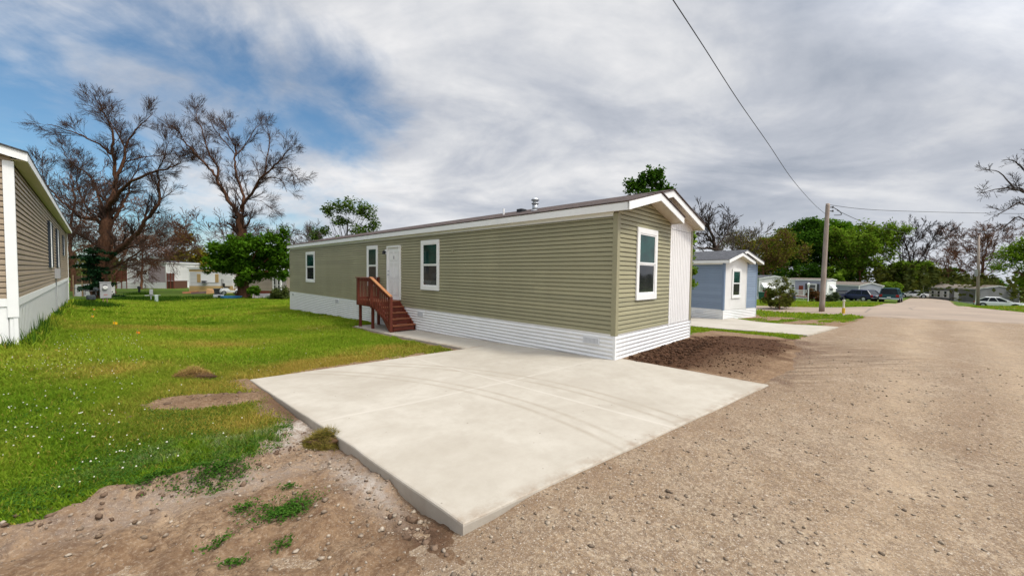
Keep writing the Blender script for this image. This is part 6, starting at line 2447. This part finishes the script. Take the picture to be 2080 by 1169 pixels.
# ------------------------------------------------------------------ poles, wires and street-side things
pb = G(1669, 633)
dpl = (pb - Vector(CAM)).dot(Vector(FW))
ptop = at(1681.5, 413.5, dpl)
up_ = empty('utility_pole', pb, 0, 'weathered wooden utility pole leaning on the grass verge before the street', 'utility pole')
v_ = ptop - pb
m_, nt_, bs_ = new_mat('weathered_pole')
spz = nt_.nodes.new('ShaderNodeSeparateXYZ')
co__ = obj_co(nt_)
nt_.links.new(co__, spz.inputs[0])
mpn = nt_.nodes.new('ShaderNodeMapping')
mpn.inputs['Scale'].default_value = (6, 6, .5)
nt_.links.new(co__, mpn.inputs['Vector'])
fz_ = noise(nt_, mpn.outputs[0], 2.5, 6, .7)
cz_ = ramp(nt_, fz_, [(.3, (.20, .15, .125)), (.7, (.40, .335, .285))])
cz_ = mix(nt_, ramp(nt_, maths(nt_, 'ADD', maths(nt_, 'MULTIPLY', spz.outputs['Z'], -.9), maths(nt_, 'MULTIPLY', fz_, .8)), [(.0, g(0)), (.6, g(.9))]), cz_, (.13, .05, .025))
nt_.links.new(cz_, bs_.inputs['Base Color'])
bs_.inputs['Roughness'].default_value = .9
bump(nt_, bs_, fz_, .5, .02)
mb = MB()
mb.tube([v_ * -.05, v_ * .1, v_ * .5, v_ * .98, v_], [.15, .145, .128, .112, .105], 14)
mb.build('pole', m_, up_, True)
mb = MB()
for z_ in (.965, .93):
    a_ = v_ * z_
    mb.bar(a_, a_ + Vector(RT) * .34 + Vector((0, 0, .02)), .05, .05)
    mb.tube([a_ + Vector(RT) * .34 + Vector((0, 0, -.04)), a_ + Vector(RT) * .34 + Vector((0, 0, .08))], [.06, .04], 8)
mb.build('insulator_bracket', M_DARKGREY, up_)
mb = MB()
mb.tube(smooth_path([v_ * .965 + Vector(RT) * .36, v_ * .95 + Vector(RT) * .75 + Vector((0, 0, -.12)), v_ * .93 + Vector(RT) * .9 + Vector((0, 0, -.22)), v_ * .92 + Vector(RT) * .45 + Vector((0, 0, -.18))]), .022, 6)
mb.build('splice_loop', M_BLACK, up_)


def wire(label, pts, r_):
    o_ = MB().tube(smooth_path(pts, 8), r_, 6).build('power_line', M_BLACK)
    return tag(o_, label, 'wire', 'overhead wires')


wire('overhead wire running up from the pole over the olive home', [at(1676, 434, dpl), at(1652, 413, dpl - 2.0), at(1610, 365, 17.5), at(1560, 291, 14.0), at(1500, 205, 11.0), at(1430, 96, 8.6), at(1367, 0, 7.0), at(1290, -115, 5.8)], .010)
fp_b = B(1990, 52)
fp_t = at(1988, 478, 52)
wire('nearly level wire running from the pole to the right edge', [ptop + Vector((.1, 0, -.05)), at(1760, 425, 25), at(1880, 430, 27), at(2045, 433.5, 29.5), at(2140, 434, 31)], .014)
wire('sagging wire running down from the pole to the far pole', [at(1700, 427, dpl), at(1760, 453, 27), at(1832, 471, 31), at(1900, 483, 36), fp_t + Vector((0, 0, -.15))], .016)
fpz = empty('utility_pole', fp_b, 0, 'distant utility pole with grey transformer beside the low grey home', 'utility pole')
v_ = fp_t - fp_b
mb = MB()
mb.tube([v_ * -.03, v_ * .5, v_], [.17, .15, .11], 10)
mb.build('pole', m_, fpz, True)
mb = MB()
mb.tube([v_ * .42 + Vector(RT) * -.30, v_ * .52 + Vector(RT) * -.30], .17, 10)
mb.build('transformer', M_GREYBOX, fpz)
mb = MB()
mb.bar(v_ * .97 - Vector(RT) * 1.2, v_ * .97 + Vector(RT) * .3, .07, .07)
mb.build('crossarm', M_DARKGREY, fpz)
sb_ = B(1912, 90)
sp_o = MB().tube([(0, 0, -.3), (0, 0, 6.8)], [.30, .22], 8).build('pole_stub', wood('pink_pole', (.26, .16, .13), (.40, .27, .22)))
sp_o.location = sb_
tag(sp_o, 'short pinkish pole rising behind the roof of the low grey home', 'pole')

p = G(1713, 637)
bo = empty('marker_post', p, 0, 'slim white marker post with yellow base on the verge right of the pole', 'post')
mb = MB()
mb.tube([(0, 0, -.1), (0, 0, .34)], .075, 10)
mb.build('base', paint('marker_yellow', (.62, .40, .02), .5, .1), bo)
mb = MB()
mb.tube([(0, 0, .34), (-.015, 0, .76)], [.05, .045], 10)
mb.tube([(-.015, 0, .76), (-.015, 0, .80)], [.085, .07], 10)
mb.build('shaft', M_OFFW, bo)

leafy_tree('wide loose shrub with reddish stems in front of the old white home', G(1583, 629), [(1582, 606, 24, 19), (1570, 588, 13, 13), (1598, 594, 15, 15), (1558, 612, 11, 10), (1596, 574, 7, 12), (1606, 612, 9, 9), (1578, 572, 5, 10)], 27.6, leafmat('leaf_shrub', (.050, .075, .014), (.16, .165, .040)), B_RED, 6200, .055, .24, 21, .05, 'shrub', hole=.40, limbs=26, part='foliage')
leafy_tree('rust red tips on a low bush by the foot of the utility pole', B(1654, 44), [(1654, 602, 12, 10), (1648, 594, 8, 7)], 44, L_RUST, B_RED, 1800, .1, .3, 22, .05, 'shrub', part='foliage')
leafy_tree('dark potted shrub right of the utility pole by the lavender home', B(1690, 46), [(1684, 606, 8, 6), (1696, 602, 6, 9)], 46, L_GREY, B_DARK, 1300, .1, .28, 23, .04, 'shrub', part='foliage')
leafy_tree('light green bush at the far corner of the olive home', G(571, 607), [(570, 592, 15, 11), (562, 600, 11, 6), (580, 598, 9, 8)], 37.5, leafmat('leaf_shrub2', (.045, .075, .020), (.14, .165, .05)), B_BROWN, 2600, .085, .3, 24, .04, 'shrub', hole=.36, limbs=16, part='foliage')
leafy_tree('dark green sprouts at the foot of the maple trunk', B(517, 37.5), [(515, 592, 9, 11)], 37.5, L_MAPLE, B_BROWN, 1200, .10, .28, 25, .03, 'shrub', part='foliage')

p = B(1548, 46)
tb_ = empty('wheelie_bin', p, facing(1548, 46, 180), 'dark green bin beside the rust red box at the old white home', 'bin')
mb = MB()
mb.loft([[(x * s, y * s, z_) for x, y in ((-1, -1), (1, -1), (1, 1), (-1, 1))] for z_, s in ((0.05, .24), (.95, .31))])
mb.build('body', paint('bin_green', (.012, .085, .060), .5, .1), tb_)
mb = MB()
mb.box(-.35, -.34, .95, .36, .34, 1.03, .02)
mb.build('lid', paint('bin_green', (.012, .085, .060)), tb_)
p = B(1560, 46.5)
rb_ = empty('storage_box', p, facing(1560, 46, 180), 'rust red wooden box left of the shrub at the old white home', 'box')
mb = MB()
mb.box(-.4, -.45, 0, .4, .45, 1.05, .02)
mb.build('body', M_RUSTRED, rb_)
mb = MB()
mb.box(-.44, -.5, 1.05, .44, .5, 1.12, .01)
mb.build('lid', M_RUSTRED, rb_)
p = B(1540, 45)
mb = MB()
mb.bar((-.5, 0, 1.0), (.2, 0, .0), .16, .05)
o_ = mb.build('leaning_board', M_TRIM)
o_.location, o_.rotation_euler = p, (0, 0, facing(1540, 45, 90) + math.pi)
tag(o_, 'white board leaning beside the dark green bin', 'board')
p = B(1609, 41)
gr_ = empty('covered_grill', p, facing(1609, 41, 180), 'grill under a dark blue cover on the grass right of the shrub', 'grill')
mb = MB()
mb.loft([[(x * a, y * b, z_) for x, y in ((-1, -.5), (-.5, -1), (.5, -1), (1, -.5), (1, .5), (.5, 1), (-.5, 1), (-1, .5))] for z_, a, b in ((0.0, .36, .42), (.35, .34, .40), (.75, .30, .36), (.95, .2, .22))])
mb.build('cover', paint('navy_cover', (.012, .014, .045), .7, .3), gr_)
mb = MB()
mb.blob((.05, .1, 1.02), .12, 3)
mb.build('lid_knob', M_BLACK, gr_)
mb = MB()
mb.box(.24, -.38, .45, .38, .02, .72, .03)
mb.build('cloth', paint('pale_pink', (.45, .30, .32), .8, .1), gr_)
p = B(1643.5, 43)
lp = empty('lantern_post', p, facing(1643, 43, 180), 'thin white lantern post on the grass before the lavender home', 'lamp post')
mb = MB()
mb.tube([(0, 0, -.2), (0, 0, 1.75)], .045, 8)
mb.build('post', M_TRIM, lp)
mb = MB()
mb.loft([[(x * s, y * s, z_) for x, y in ((-1, -1), (1, -1), (1, 1), (-1, 1))] for z_, s in ((1.75, .07), (1.78, .10), (2.05, .13), (2.08, .15), (2.2, .03))])
mb.build('lantern', M_TRIM, lp)
